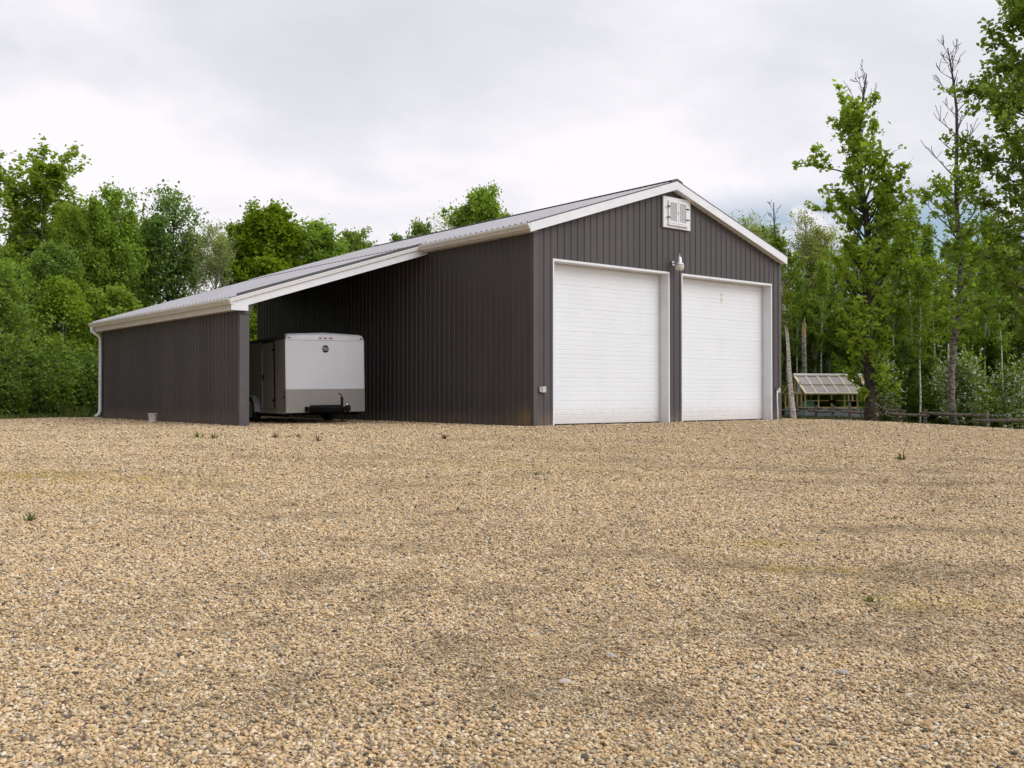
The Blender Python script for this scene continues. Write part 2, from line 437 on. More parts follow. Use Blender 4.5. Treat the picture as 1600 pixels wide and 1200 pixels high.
M['leaf_pale'] = leaf_mat('leaf_pale', (0.26, 0.30, 0.10), (0.48, 0.51, 0.22), 0.48)
M['leaf_shrub'] = leaf_mat('leaf_shrub', (0.092, 0.158, 0.018), (0.25, 0.34, 0.048), 0.45)
M['blossom'] = simple('blossom', (0.80, 0.82, 0.70), 0.7)
M['grass'] = leaf_mat('grass_blade', (0.07, 0.10, 0.02), (0.20, 0.22, 0.06), 0.3)
M['dry'] = simple('dry_stem', (0.20, 0.14, 0.075), 0.8)
M['cedar'] = simple('new_lumber', (0.90, 0.66, 0.34), 0.7, var=0.15, scale=5)
M['poly_frame'] = simple('pale_lumber', (0.93, 0.76, 0.58), 0.6)
M['tin'] = simple('grey_tin', (0.38, 0.42, 0.48), 0.5)
M['teal'] = simple('teal_plastic', (0.16, 0.42, 0.36), 0.5)
M['pebble'] = pebble_mat()
M['gravel'] = gravel_mat()
def floor_mat():
    m, t = new_mat('forest_floor')
    co = t.n('ShaderNodeTexCoord').outputs['Object']
    c = t.ramp(t.noise(co, 0.8, 6, 0.65), [(0.3, (0.035, 0.045, 0.015)), (0.55, (0.075, 0.095, 0.03)), (0.75, (0.14, 0.12, 0.06))])
    b = t.n('ShaderNodeBsdfPrincipled', Base_Color=c, Roughness=0.95)
    bp = t.n('ShaderNodeBump', Strength=1.0, Distance=0.1, Height=t.noise(co, 6, 5))
    t.set(b.inputs['Normal'], bp.outputs[0]); finish(t, b); return m
M['floor'] = floor_mat()
def pane_mat():
    m, t = new_mat('polycarbonate_pane')
    b = t.n('ShaderNodeBsdfPrincipled', Base_Color=(0.50, 0.46, 0.43, 1), Roughness=0.35)
    tr = t.n('ShaderNodeBsdfTransparent')
    mx = t.n('ShaderNodeMixShader', i0=0.85)
    t.set(mx.inputs[1], tr.outputs[0]); t.set(mx.inputs[2], b.outputs[0])
    finish(t, mx.outputs[0]); return m
M['pane'] = pane_mat()

# ---------------------------------------------------------------- terrain
fw2 = np.array([math.sin(YAW), math.cos(YAW)]); rt2 = np.array([math.cos(YAW), -math.sin(YAW)])
def ground_z(x, y):
    x = np.asarray(x, float); y = np.asarray(y, float)
    dxl = np.maximum(-5.4 - x, 0); dxr = np.maximum(x - 9.3, 0)
    dyf = np.maximum(-0.8 - y, 0); dyb = np.maximum(y - 14.5, 0)
    dep = (x - CAM[0]) * fw2[0] + (y - CAM[1]) * fw2[1]
    t = np.sqrt((dxl / 60) ** 2 + (dxr / 20) ** 2 + (dyf / 16.5) ** 2 + (dyb / 60) ** 2)
    t = np.clip(t, 0, 1)
    z = -0.86 * (t ** 1.15)
    z = z + 0.018 * np.sin(x * 0.9 + 0.7 * np.sin(y * 0.6)) * np.sin(y * 0.75 + 1.0) * np.clip(t * 3, 0, 1)
    z = z + 0.010 * np.sin(x * 2.3 + y * 1.1) * np.sin(y * 1.9 - x * 0.7 + 2) * np.clip(t * 3, 0.15, 1)
    q_ = np.clip((x - 10) / 11, 0, 1) * np.clip((11 - y) / 10, 0, 1)
    z = z - 0.34 * q_ * q_ * (3 - 2 * q_)
    far = np.clip((dep - 60) / 200, 0, 1)
    return z + far * 1.0
def at(px, D):
    """a spot on the ground: bearing (as seen in the photo) and distance ahead"""
    p = CAM[:2] + fw2 * D + rt2 * (px - 800) / FPX * D
    return float(p[0]), float(p[1]), float(ground_z(p[0], p[1]))
def onplane(px, py, z):
    d = ddir(px, py); t = (z - CAM[2]) / d[2]
    return CAM + d * t
def ground_hit(px, py):
    z = -0.4
    for _ in range(12):
        p = onplane(px, py, z); z = float(ground_z(p[0], p[1]))
    return float(p[0]), float(p[1]), z

def grid(name, xs, ys, off, keep=None):
    X, Y = np.meshgrid(xs, ys); Z = ground_z(X, Y) + off
    V = np.stack([X.ravel(), Y.ravel(), Z.ravel()], 1)
    nx, ny = len(xs), len(ys)
    i = np.arange(nx - 1)[None, :] + np.arange(ny - 1)[:, None] * nx
    F = np.stack([i, i + 1, i + 1 + nx, i + nx], -1).reshape(-1, 4)
    if keep is not None:
        cx = V[F].mean(1); F = F[keep(cx[:, 0], cx[:, 1])]
        used, inv = np.unique(F, return_inverse=True); V = V[used]; F = inv.reshape(F.shape)
    return mesh_np(name, V, F), V

xs = np.concatenate([np.linspace(-900, -80, 30), np.linspace(-76, 90, 130), np.linspace(94, 900, 30)])
ys = np.concatenate([np.linspace(-300, -40, 12), np.linspace(-36, 100, 110), np.linspace(104, 1200, 40)])
me, _ = grid('ground', xs, ys, -0.035)
tag(link('ground', me, M['floor'], smooth=True), kind='structure')

def wob(x, y, s=1.0):
    return np.sin(x * 0.7 * s + 1.3) * np.sin(y * 0.8 * s + 0.4) + 0.5 * np.sin(x * 1.9 * s + y * 1.3 * s)
def in_yard(x, y):
    x = np.asarray(x); y = np.asarray(y)
    dep = (x - CAM[0]) * fw2[0] + (y - CAM[1]) * fw2[1]
    lat = (x - CAM[0]) * rt2[0] + (y - CAM[1]) * rt2[1]
    px = 800 + FPX * lat / np.maximum(dep, 0.5)
    lim_l = np.interp(lat, [-60, -25, -16, -11, -4, 4, 9, 16, 24, 40], [30, 32, 33.2, 33.5, 30, 38, 55, 50, 35, 20])
    lim_l = np.where(px < 200, np.interp(px, [-500, 0, 60, 165], [23, 27.6, 29.5, 33.6]), lim_l)
    return (dep < lim_l + 0.35 * wob(x, y, 1.7)) & (dep > -30) & (y < 15.2 + 0.3 * wob(x, y, 2) + np.clip(-x - 5, 0, 3) * 2 + np.clip(x - 9, 0, 6) * 8)
# dirt: spots where soil shows between the stones and drag marks left by tyres
rng = np.random.default_rng(5)
spots = []
for (a, b, rx, ry, s) in [(700, 745, .35, .2, .5), (690, 800, .6, .3, .4), (880, 1085, .45, .35, .7), (900, 1010, .5, .4, .55), (1040, 960, .7, .3, .5),
        (720, 820, .5, .3, .4), (1300, 735, 3.0, .25, .7), (1400, 755, 2.4, .2, .65), (1440, 830, 1.6, .22, .65), (1420, 895, 1.5, .22, .7),
        (1130, 880, .8, .3, .55), (1250, 1000, 1.1, .22, .6), (1380, 975, 1.0, .25, .55), (1500, 1090, .6, .25, .6), (1560, 1000, .5, .3, .55),
        (1010, 870, .6, .3, .5), (620, 850, .8, .35, .45), (480, 905, .45, .3, .5), (700, 1010, .5, .35, .6), (430, 1085, .4, .25, .5),
        (610, 930, .5, .3, .45), (640, 760, .8, .3, .4), (80, 740, 1.2, .4, .35), (250, 800, .9, .4, .3), (850, 700, 1.8, .3, .4), (1000, 690, 1.6, .3, .4),
        (1160, 940, .7, .25, .5), (960, 720, 1.5, .3, .35), (600, 1060, .4, .3, .5), (1560, 720, 2.0, .3, .55), (560, 715, 1.5, .3, .35)]:
    gx, gy, _ = ground_hit(a, b)
    spots.append((gx, gy, rx, ry, s))
for k in range(60):
    D_ = rng.uniform(4, 22); p_ = rng.uniform(-300, 1900)
    gx, gy, _ = at(p_, D_)
    spots.append((gx, gy, rng.uniform(.2, .9), rng.uniform(.12, .35), rng.uniform(.15, .45)))
def dirt(x, y):
    x = np.asarray(x, float); y = np.asarray(y, float); d = np.zeros_like(x)
    ang = YAW * 0.8
    ux, uy = math.cos(ang), -math.sin(ang)
    for (sx, sy, rx, ry, s) in spots:
        a = (x - sx) * ux + (y - sy) * uy; b = -(x - sx) * uy + (y - sy) * ux
        a = a + 0.15 * np.sin(y * 5 + sx); b = b + 0.12 * np.sin(x * 4 + sy)
        d = np.maximum(d, 0.95 * s * np.exp(-((a / (rx * 1.1)) ** 2 + (b / ry) ** 2)))
    return d
moss_spots = []
for (a, b, rx, ry, s) in [(40, 745, 2.0, .5, .9), (60, 770, 1.2, .4, .5), (1205, 850, .45, .12, 1.0), (1240, 890, .4, .14, .9), (1320, 892, .25, .12, .9), (1450, 940, .5, .2, .7),
                          (850, 730, 1.6, .5, .5), (880, 760, 1.0, .4, .4), (960, 700, 2.5, .3, .4), (1370, 945, .25, .12, .7)]:
    gx, gy, _ = ground_hit(a, b); moss_spots.append((gx, gy, rx, ry, s))
def moss(x, y):
    d = np.zeros_like(x)
    ang = YAW; ux, uy = math.cos(ang), -math.sin(ang)
    for (sx, sy, rx, ry, s) in moss_spots:
        a = (x - sx) * ux + (y - sy) * uy; b = -(x - sx) * uy + (y - sy) * ux
        d = np.maximum(d, s * np.exp(-((a / rx) ** 2 + (b / ry) ** 2)))
    return d
me, V = grid('gravel_yard', np.arange(-46, 45, 0.2), np.arange(-34, 46, 0.2), 0.0, in_yard)
a_ = me.attributes.new('dirt', 'FLOAT', 'POINT'); a_.data.foreach_set('value', dirt(V[:, 0], V[:, 1]).astype(np.float32))
a_ = me.attributes.new('moss', 'FLOAT', 'POINT'); a_.data.foreach_set('value', moss(V[:, 0], V[:, 1]).astype(np.float32))
tag(link('gravel_yard', me, M['gravel'], smooth=True), kind='structure')

# loose river pebbles covering the near part of the yard (geometry nodes on points)
W = 8.78
def pebbles():
    P = []; S = []; DT = []
    d0, d1 = 3.3, 19.0
    for (da, db, dens, size) in [(2.4, 5, 7600, 0.0066), (5, 7, 7000, 0.0068), (7, 9, 6000, 0.0072), (9, 11, 4600, 0.0079), (11, 13.5, 3200, 0.0086), (13.5, 16, 2000, 0.0094), (16, 19, 1150, 0.0102), (19, 23, 560, 0.011), (23, 28, 260, 0.012)]:
        area = (db - da) * (0.56 * (da + db) + 8.0)
        n_ = int(area * dens * 1.0)
        D_ = np.sqrt(rng.uniform(da ** 2, db ** 2, n_)); lat = rng.uniform(-1, 1, n_) * (0.56 * D_ + 4.0); edge_ = 0.56 * D_ + 4.0 - np.abs(lat)
        X = CAM[0] + fw2[0] * D_ + rt2[0] * lat; Y = CAM[1] + fw2[1] * D_ + rt2[1] * lat
        keep = (rng.uniform(0, 1, n_) > dirt(X, Y) * 1.2) & in_yard(X, Y) & ~((X > -.3) & (X < W + .1) & (Y > -.02) & (Y < 13.6)) & (rng.uniform(0, 3.4, n_) < edge_)
        X, Y = X[keep], Y[keep]; k = len(X)
        s_ = size * np.clip(np.exp(rng.normal(0, 0.32, k)), .4, 1.9)
        s_ = s_ * (1 - 0.4 * dirt(X, Y))
        Z = ground_z(X, Y) + s_ * rng.uniform(-0.35, 0.85, k)
        P.append(np.stack([X, Y, Z], 1)); S.append(s_); DT.append(dirt(X, Y).astype(np.float32))
    P = np.concatenate(P).astype(np.float32); S = np.concatenate(S).astype(np.float32); k = len(P)
    me = bpy.data.meshes.new('gravel'); me.vertices.add(k); me.vertices.foreach_set('co', P.ravel())
    sc = np.stack([S * rng.uniform(.85, 1.35, k), S * rng.uniform(.7, 1.05, k), S * rng.uniform(.42, .8, k)], 1).astype(np.float32)
    ro = np.stack([rng.normal(0, .3, k), rng.normal(0, .3, k), rng.uniform(0, 6.28, k)], 1).astype(np.float32)
    for nm, arr in (('scl', sc), ('rot', ro)):
        a = me.attributes.new(nm, 'FLOAT_VECTOR', 'POINT'); a.data.foreach_set('vector', arr.ravel())
    a = me.attributes.new('soil', 'FLOAT', 'POINT'); a.data.foreach_set('value', np.concatenate(DT))
    a = me.attributes.new('moss', 'FLOAT', 'POINT'); a.data.foreach_set('value', moss(P[:, 0].astype(float), P[:, 1].astype(float)).astype(np.float32))
    o = link('gravel', me, M['pebble']); tag(o, kind='stuff')
    ng = bpy.data.node_groups.new('pebble_scatter', 'GeometryNodeTree')
    ng.interface.new_socket('Geometry', in_out='INPUT', socket_type='NodeSocketGeometry')
    ng.interface.new_socket('Geometry', in_out='OUTPUT', socket_type='NodeSocketGeometry')
    N = ng.nodes; L = ng.links
    gi = N.new('NodeGroupInput'); go = N.new('NodeGroupOutput')
    g2i = N.new('GeometryNodeGeometryToInstance')
    for q in range(4):
        ico = N.new('GeometryNodeMeshIcoSphere'); ico.inputs['Subdivisions'].default_value = 2; ico.inputs['Radius'].default_value = 1.0
        sp = N.new('GeometryNodeSetPosition'); nz = N.new('ShaderNodeTexNoise'); nz.noise_dimensions = '4D'
        nz.inputs['W'].default_value = q * 3.7; nz.inputs['Scale'].default_value = 0.75; nz.inputs['Detail'].default_value = 1
        vm_ = N.new('ShaderNodeVectorMath'); vm_.operation = 'SUBTRACT'; vm_.inputs[1].default_value = (.5, .5, .5)
        vs = N.new('ShaderNodeVectorMath'); vs.operation = 'SCALE'; vs.inputs['Scale'].default_value = 1.5
        L.new(nz.outputs['Color'], vm_.inputs[0]); L.new(vm_.outputs[0], vs.inputs[0])
        L.new(ico.outputs['Mesh'], sp.inputs['Geometry']); L.new(vs.outputs[0], sp.inputs['Offset'])
        sm = N.new('GeometryNodeSetMaterial'); sm.inputs['Material'].default_value = M['pebble']
        ss = N.new('GeometryNodeSetShadeSmooth')
        L.new(sp.outputs[0], ss.inputs[0]); L.new(ss.outputs[0], sm.inputs[0]); L.new(sm.outputs[0], g2i.inputs[0])
    iop = N.new('GeometryNodeInstanceOnPoints'); iop.inputs['Pick Instance'].default_value = True
    L.new(gi.outputs[0], iop.inputs['Points']); L.new(g2i.outputs[0], iop.inputs['Instance'])
    an = N.new('GeometryNodeInputNamedAttribute'); an.data_type = 'FLOAT_VECTOR'; an.inputs['Name'].default_value = 'scl'
    ar = N.new('GeometryNodeInputNamedAttribute'); ar.data_type = 'FLOAT_VECTOR'; ar.inputs['Name'].default_value = 'rot'
    e2r = N.new('FunctionNodeEulerToRotation')
    L.new(an.outputs[0], iop.inputs['Scale']); L.new(ar.outputs[0], e2r.inputs[0]); L.new(e2r.outputs[0], iop.inputs['Rotation'])
    L.new(iop.outputs[0], go.inputs[0])
    md = o.modifiers.new('scatter', 'NODES'); md.node_group = ng
    print('pebbles', k)
pebbles()

# ---------------------------------------------------------------- the barn
W, L_, E, SL = 8.78, 13.58, 4.18, 0.3235
DOORS = [(0.53, 4.30), (4.74, 8.38)]; DH = 3.63
LW, Y1 = 4.82, 4.09
PITCH_RIB, RH = 0.2, 0.016
def roof_z(x): return 5.80 - abs(x - W / 2) * SL      # underside line of the main roof
barn = empty('pole_barn', (0, 0, 0), 0, 'charcoal ribbed steel pole barn with two tall white overhead doors and an attached carport', 'barn')
def prof(a, b, start=0.1, pitch=PITCH_RIB, h=RH, hb=0.024, ht=0.012, extra=()):
    """(position, height) samples of a ribbed sheet from a to b"""
    pts = [(a, 0.0)]
    k = math.ceil((a - start) / pitch)
    while start + k * pitch < b - hb:
        c = start + k * pitch
        if c - hb > a:
            pts += [(c - hb, 0), (c - ht, h), (c + ht, h), (c + hb, 0)]
        k += 1
    pts.append((b, 0.0))
    for e in extra:
        if all(abs(e - p[0]) > 1e-4 for p in pts):
            for i in range(len(pts) - 1):
                if pts[i][0] < e < pts[i + 1][0]:
                    u = (e - pts[i][0]) / (pts[i + 1][0] - pts[i][0])
                    pts.insert(i + 1, (e, pts[i][1] + u * (pts[i + 1][1] - pts[i][1]))); break
    return pts
# front gable wall
mb = MB()
P = prof(0, W, 0.10, extra=[a for d in DOORS for a in d] + [W / 2])
for (x0, h0), (x1, h1) in zip(P[:-1], P[1:]):
    c = (x0 + x1) / 2
    zb = DH if any(a < c < b for a, b in DOORS) else -0.15
    mb.quad((x0, -h0, zb), (x1, -h1, zb), (x1, -h1, roof_z(x1) - .02), (x0, -h0, roof_z(x0) - .02))
o = mb.build('wall', M['siding'], barn); o['label'] = 'gable wall holding the two white doors'
# back wall
mb = MB()
for (x0, h0), (x1, h1) in zip(P[:-1], P[1:]):
    mb.quad((x1, L_ + h1, -.15), (x0, L_ + h0, -.15), (x0, L_ + h0, roof_z(x0) - .02), (x1, L_ + h1, roof_z(x1) - .02))
mb.build('wall', M['siding'], barn)
# side walls
for xw, sg in ((0.0, -1), (W, 1)):
    mb = MB(); Q = prof(0, L_, 0.1)
    for (y0, h0), (y1, h1) in zip(Q[:-1], Q[1:]):
        a, b = (xw + sg * h0, y0), (xw + sg * h1, y1)
        if sg < 0: a, b = b, a
        mb.quad((*a, -.2), (*b, -.2), (*b, E + .14), (*a, E + .14))
    mb.build('wall', M['siding'], barn)
# corner flashings
for cx_, cy_, sx_, sy_ in ((0, 0, -1, -1), (W, 0, 1, -1), (0, L_, -1, 1), (W, L_, 1, 1)):
    t_ = RH + 0.004; mb = MB()
    x0, x1 = sorted((cx_ + sx_ * t_, cx_ - sx_ * 0.09)); ya, yb = sorted((cy_ + sy_ * (t_), cy_ + sy_ * (t_ - .004)))
    mb.box((x0, ya, -.15), (x1, yb, E + .04))
    xa, xb = sorted((cx_ + sx_ * t_, cx_ + sx_ * (t_ - .004))); y0, y1 = sorted((cy_ + sy_ * (t_ - .006), cy_ - sy_ * .09))
    mb.box((xa, y0, -.15), (xb, y1, E + .06))
    mb.build('corner_trim', M['trim'], barn)
# concrete sill seen as a thin dark line under the doors
# roof planes
def roof_plane(x_lo, z_lo, x_hi, z_hi, ya, yb, name, th=0.0, start=0.1, lbl=None):
    mb = MB(); Q = prof(ya, yb, start, PITCH_RIB, 0.026, 0.03, 0.012)
    n = Vector((-(z_hi - z_lo), 0, x_hi - x_lo)).normalized()
    if n.z < 0: n = -n
    for (y0, h0), (y1, h1) in zip(Q[:-1], Q[1:]):
        a = Vector((x_lo, y0, z_lo)) + n * h0; b = Vector((x_lo, y1, z_lo)) + n * h1
        c = Vector((x_hi, y1, z_hi)) + n * h1; d = Vector((x_hi, y0, z_hi)) + n * h0
        if x_hi > x_lo: mb.quad(d, c, b, a)
        else: mb.quad(a, b, c, d)
    dn = Vector((0, 0, -0.012))
    mb.quad(Vector((x_lo, ya, z_lo)) + dn, Vector((x_lo, yb, z_lo)) + dn, Vector((x_hi, yb, z_hi)) + dn, Vector((x_hi, ya, z_hi)) + dn)
    return mb.build(name, M['roof'], barn)
YF, YB = -0.17, L_ + 0.17
rz = lambda x: roof_z(x) + 0.035
roof_plane(-0.26, rz(-0.26), W / 2, rz(W / 2), YF, YB, 'roof')
roof_plane(W + 0.06, rz(W + 0.06), W / 2, rz(W / 2), YF, YB, 'roof')
# ridge cap
mb = MB()
zt = rz(W / 2) + 0.055
for s_ in (-1, 1):
    mb.quad((W / 2, YF - .02, zt), (W / 2, YB + .02, zt), (W / 2 + s_ * .2, YB + .02, zt - .2 * SL), (W / 2 + s_ * .2, YF - .02, zt - .2 * SL))
    mb.bar((W / 2, YF - .022, zt - .025), (W / 2 + s_ * .2, YF - .022, zt - .2 * SL - .025), .008, .05)
mb.build('ridge_cap', M['roof_dark'], barn)
# white rake boards on the gable, dark drip edge above
def rake(y, mat, name, top, h, th, xa, xb):
    mb = MB()
    segs = [(xa, W / 2), (W / 2, xb)]
    for a, b in segs:
        za, zb = rz(a) + top, rz(b) + top
        for (ya_, yb_) in ((y, y + th),):
            mb.add([(a, ya_, za - h), (b, ya_, zb - h), (b, yb_, zb - h), (a, yb_, za - h), (a, ya_, za), (b, ya_, zb), (b, yb_, zb), (a, yb_, za)],
                   [(0, 1, 5, 4), (3, 7, 6, 2), (4, 5, 6, 7), (0, 3, 2, 1)] + ([(0, 4, 7, 3)] if a == xa else []) + ([(1, 2, 6, 5)] if b == xb else []))
    return mb.build(name, mat, barn)
rake(YF - 0.03, M['white'], 'rake_board', -0.012, 0.20, 0.028, -0.26, W + 0.05)
rake(YB, M['white'], 'rake_board', -0.012, 0.20, 0.028, -0.26, W + 0.05)
rake(YF - 0.034, M['roof_dark'], 'drip_edge', 0.012, 0.024, 0.05, -0.24, W + 0.05)
# soffit under the gable overhang
mb = MB()
for a, b in ((-0.2, W / 2), (W / 2, W + 0.04)):
    mb.quad((a, YF, rz(a) - .20), (b, YF, rz(b) - .20), (b, -0.001, rz(b) - .20), (a, -0.001, rz(a) - .20))
mb.build('soffit', M['white'], barn)

# gutters along the eaves: K profile swept along y
def gutter(xe, z, ya, yb, sg, name='gutter'):
    pr = [(0.0, 0.0), (0.0, -0.13), (-0.075, -0.13), (-0.095, -0.075), (-0.115, -0.055), (-0.118, -0.012), (-0.105, 0.0), (-0.098, -0.012), (-0.1, -0.05), (-0.07, -0.12), (-0.01, -0.122), (-0.01, 0.0)]
    mb = MB(); k = len(pr)
    for y in (ya, yb): mb.v += [(xe + sg * -p[0], y, z + p[1]) for p in pr]
    for i in range(k): mb.f.append((i, (i + 1) % k, k + (i + 1) % k, k + i)); mb.m.append(0)
    # end caps
    capi = [0, 1, 2, 3, 4, 5]
    mb.f.append(tuple(capi)); mb.m.append(0); mb.f.append(tuple(k + c for c in reversed(capi))); mb.m.append(0)
    return mb.build(name, M['gutter'], barn)
ZE = rz(-0.22)
def fascia(x, z, ya, yb, h=0.17, th=0.02, name='fascia', mat='gutter'):
    mb = MB(); mb.box((x, ya, z - h), (x + th, yb, z)); return mb.build(name, M[mat], barn)
fascia(-0.20, ZE - 0.02, YF, Y1 - .14)
gutter(-0.203, ZE - 0.03, YF - .02, Y1 - .16, -1)
mb = MB(); mb.quad((-0.2, YF, ZE - .185), (0, YF, ZE - .185), (0, Y1 - .14, ZE - .185), (-0.2, Y1 - .14, ZE - .185)); mb.build('soffit', M['gutter'], barn)
fascia(W + 0.02, rz(W + .03) - 0.01, YF, YB)

# door openings: jambs, heads, sectional doors
REC = 0.26
for (a, b) in DOORS:
    dr = empty('overhead_door', (0, 0, 0)); dr.parent = barn
    mb = MB()
    # profile in z: seven sections, each with shallow ribs
    zs = []; ns = 7; sh = DH / ns
    for s_ in range(ns):
        z0 = s_ * sh
        zs += [(z0 + .002, .009), (z0 + .010, 0.0)]
        nr = 5
        for r_ in range(1, nr):
            c = z0 + r_ * sh / nr
            zs += [(c - .010, 0.0), (c - .005, .0045), (c + .005, .0045), (c + .010, 0.0)]
        zs += [(z0 + sh - .010, 0.0), (z0 + sh - .002, .009)]
    for (z0, h0), (z1, h1) in zip(zs[:-1], zs[1:]):
        mb.quad((a + .035, REC + h0, z0 + .02), (b - .035, REC + h0, z0 + .02), (b - .035, REC + h1, z1 + .02), (a + .035, REC + h1, z1 + .02))
    p_ = mb.build('door_panel', M['door'], dr)
    mb = MB(); mb.box((a + .035, REC - .012, -.03), (b - .035, REC + .03, .022)); mb.build('bottom_seal', M['black'], dr)
    mb = MB()
    # jamb boards and head board with a lip standing just proud of the siding
    mb.box((a, -RH - .012, -.05), (a + .035, REC + .02, DH - .0351))
    mb.box((b - .035, -RH - .012, -.05), (b, REC + .02, DH - .0351))
    mb.box((a, -RH - .012, DH - .035), (b, REC + .02, DH + .012))
    mb.build('door_frame', M['white'], dr)
    mb = MB()
    mb.box((a + .036, REC - .022, .02), (a + .062, REC - .004, DH - .036)); mb.box((b - .062, REC - .022, .02), (b - .036, REC - .004, DH - .036))
    mb.box((a + .063, REC - .022, DH - .062), (b - .063, REC - .004, DH - .036))
    mb.build('weather_strip', M['lens'], dr)
mb = MB(); mb.box((-.01, -RH - .02, -.4), (W + .01, REC + .06, -.012))
mb.build('slab_edge', M['greybox'], barn)

# gable vent
gv = empty('gable_vent', (4.535, -RH, 5.08)); gv.parent = barn
mb = MB(); mb.box((-.49, -.05, -.375), (.49, -.002, .375)); mb.build('backboard', M['white'], gv, bevel=.006)
for sx_ in (-1, 1):
    sh_ = MB(); x0, x1 = sorted((sx_ * .006, sx_ * .335))
    sh_.box((x0, -.085, -.26), (x1, -.052, -.22)); sh_.box((x0, -.085, .24), (x1, -.052, .28))
    sh_.box((x0, -.085, -.2195), (x0 + .045, -.052, .2395)); sh_.box((x1 - .045, -.085, -.2195), (x1, -.052, .2395))
    for q in range(11):
        z = -.20 + q * .042
        sh_.bar((x0 + .046, -.068, z), (x1 - .046, -.068, z), .006, .041, up=(0, -.6, .8))
    s2 = sh_.build('shutter', M['white'], gv)
    for hz in (-.13, .13):
        hb = MB(); hb.box((min(sx_ * .29, sx_ * .42), -.095, hz - .010), (max(sx_ * .29, sx_ * .42), -.087, hz + .010)); hb.lathe([(0, 0), (.010, 0), (.010, .04), (0, .04)], (sx_ * .34, -.098, hz - .02), 8)
        hb.build('hinge', M['black'], s2)
mb = MB(); mb.box((-.36, -.10, -.31), (.36, -.051, -.275)); mb.build('sill', M['white'], gv)
mb = MB(); mb.lathe([(.028, 0), (.034, 0), (.034, .006), (.028, .006), (.028, 0)], (0, -.094, .0), 12, axis='Y'); mb.build('latch_ring', M['greybox'], gv)

# ---------------------------------------------------------------- carport (lean-to)
XO = -LW
lz = lambda x: rz(-0.26) - 0.02 - (-0.26 - x) * SL
YC0, YC1 = Y1 - 0.10, L_ + 0.17
XE = XO - 0.24
def croof():
    roof_plane(XE, lz(XE), -0.262, lz(-0.262) - .004, YC0, YC1, 'carport_roof')
croof()
# outer wall
mb = MB(); Q = prof(Y1, L_, 0.1)
for (y0, h0), (y1, h1) in zip(Q[:-1], Q[1:]):
    mb.quad((XO - h1, y1, -.2), (XO - h0, y0, -.2), (XO - h0, y0, 2.72), (XO - h1, y1, 2.72))
    mb.quad((XO + .012 - h0, y0, -.2), (XO + .012 - h1, y1, -.2), (XO + .012 - h1, y1, 2.72), (XO + .012 - h0, y0, 2.72))
o = mb.build('carport_wall', M['siding'], barn)
# framed end posts wrapped in charcoal steel
mb = MB(); mb.box((XO - RH - .004, Y1 - .03, -.2), (XO + .2, Y1 - .002, 2.50)); mb.box((XO + .19, Y1 - .001, -.2), (XO + .2, Y1 + .16, 2.5))
mb.box((XO - RH - .005, Y1 - .0015, -.2), (XO - RH - .002, Y1 + .07, 2.60))
mb.build('corner_post', M['trim'], barn)
mb = MB()   # knee bracket wrapped in flashing at the head of the post
mb.add([(XO + .02, Y1 - .05, 2.42), (XO + .20, Y1 - .05, 2.42), (XO + .30, Y1 - .05, 2.62), (XO + .30, Y1 - .05, 2.84), (XO + .02, Y1 - .05, 2.76),
        (XO + .02, Y1 + .1, 2.42), (XO + .20, Y1 + .1, 2.42), (XO + .30, Y1 + .1, 2.62), (XO + .30, Y1 + .1, 2.84), (XO + .02, Y1 + .1, 2.76)],
       [(0, 1, 2, 3, 4), (9, 8, 7, 6, 5), (0, 5, 6, 1), (1, 6, 7, 2), (2, 7, 8, 3), (3, 8, 9, 4), (4, 9, 5, 0)])
mb.build('bracket', M['trim'], barn)
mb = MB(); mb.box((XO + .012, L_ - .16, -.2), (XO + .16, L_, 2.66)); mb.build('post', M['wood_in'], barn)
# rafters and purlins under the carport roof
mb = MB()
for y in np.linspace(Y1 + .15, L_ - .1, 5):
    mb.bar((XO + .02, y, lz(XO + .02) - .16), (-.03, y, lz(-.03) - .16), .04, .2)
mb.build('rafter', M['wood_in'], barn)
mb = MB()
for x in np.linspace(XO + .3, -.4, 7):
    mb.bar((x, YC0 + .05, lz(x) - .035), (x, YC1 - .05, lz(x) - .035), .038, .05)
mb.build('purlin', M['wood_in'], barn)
# outer eave: fascia and gutter
fascia(XE + .03, lz(XE) - .012, YC0 - .02, YC1, .26)
gutter(XE + .027, lz(XE) - .02, YC0 - .055, YC1 + .02, -1)
mb = MB(); mb.quad((XE + .05, YC0, lz(XE) - .262), (XO, YC0, lz(XE) - .262), (XO, YC1, lz(XE) - .262), (XE + .05, YC1, lz(XE) - .262)); mb.build('soffit', M['gutter'], barn)
# sloping front edge of the carport: board, projecting white crown, dark flashing above
def slope_board(name, mat, y0, y1, top, h, xa=XE - .02, xb=-0.03):
    mb = MB(); za, zb = lz(xa) + top, lz(xb) + top
    mb.add([(xa, y0, za - h), (xb, y0, zb - h), (xb, y1, zb - h), (xa, y1, za - h), (xa, y0, za), (xb, y0, zb), (xb, y1, zb), (xa, y1, za)],
           [(0, 1, 5, 4), (3, 7, 6, 2), (4, 5, 6, 7), (0, 3, 2, 1), (0, 4, 7, 3), (1, 2, 6, 5)])
    return mb.build(name, M[mat], barn)
slope_board('fascia', 'white', YC0 - .03, YC0, -.05, .22)
slope_board('crown', 'gutter', YC0 - .075, YC0 - .031, -.02, .075, XE - .06)
slope_board('crown', 'white', YC0 - .085, YC0 - .076, -.012, .03, XE - .06)
slope_board('drip_edge', 'roof_dark', YC0 - .028, YC0 + .004, .05, .068, XE + .12)
mb = MB()  # boxed return of the front board under the eave
xa, xb, zb_ = XE - .02, XO + .13, lz(XE) - .275
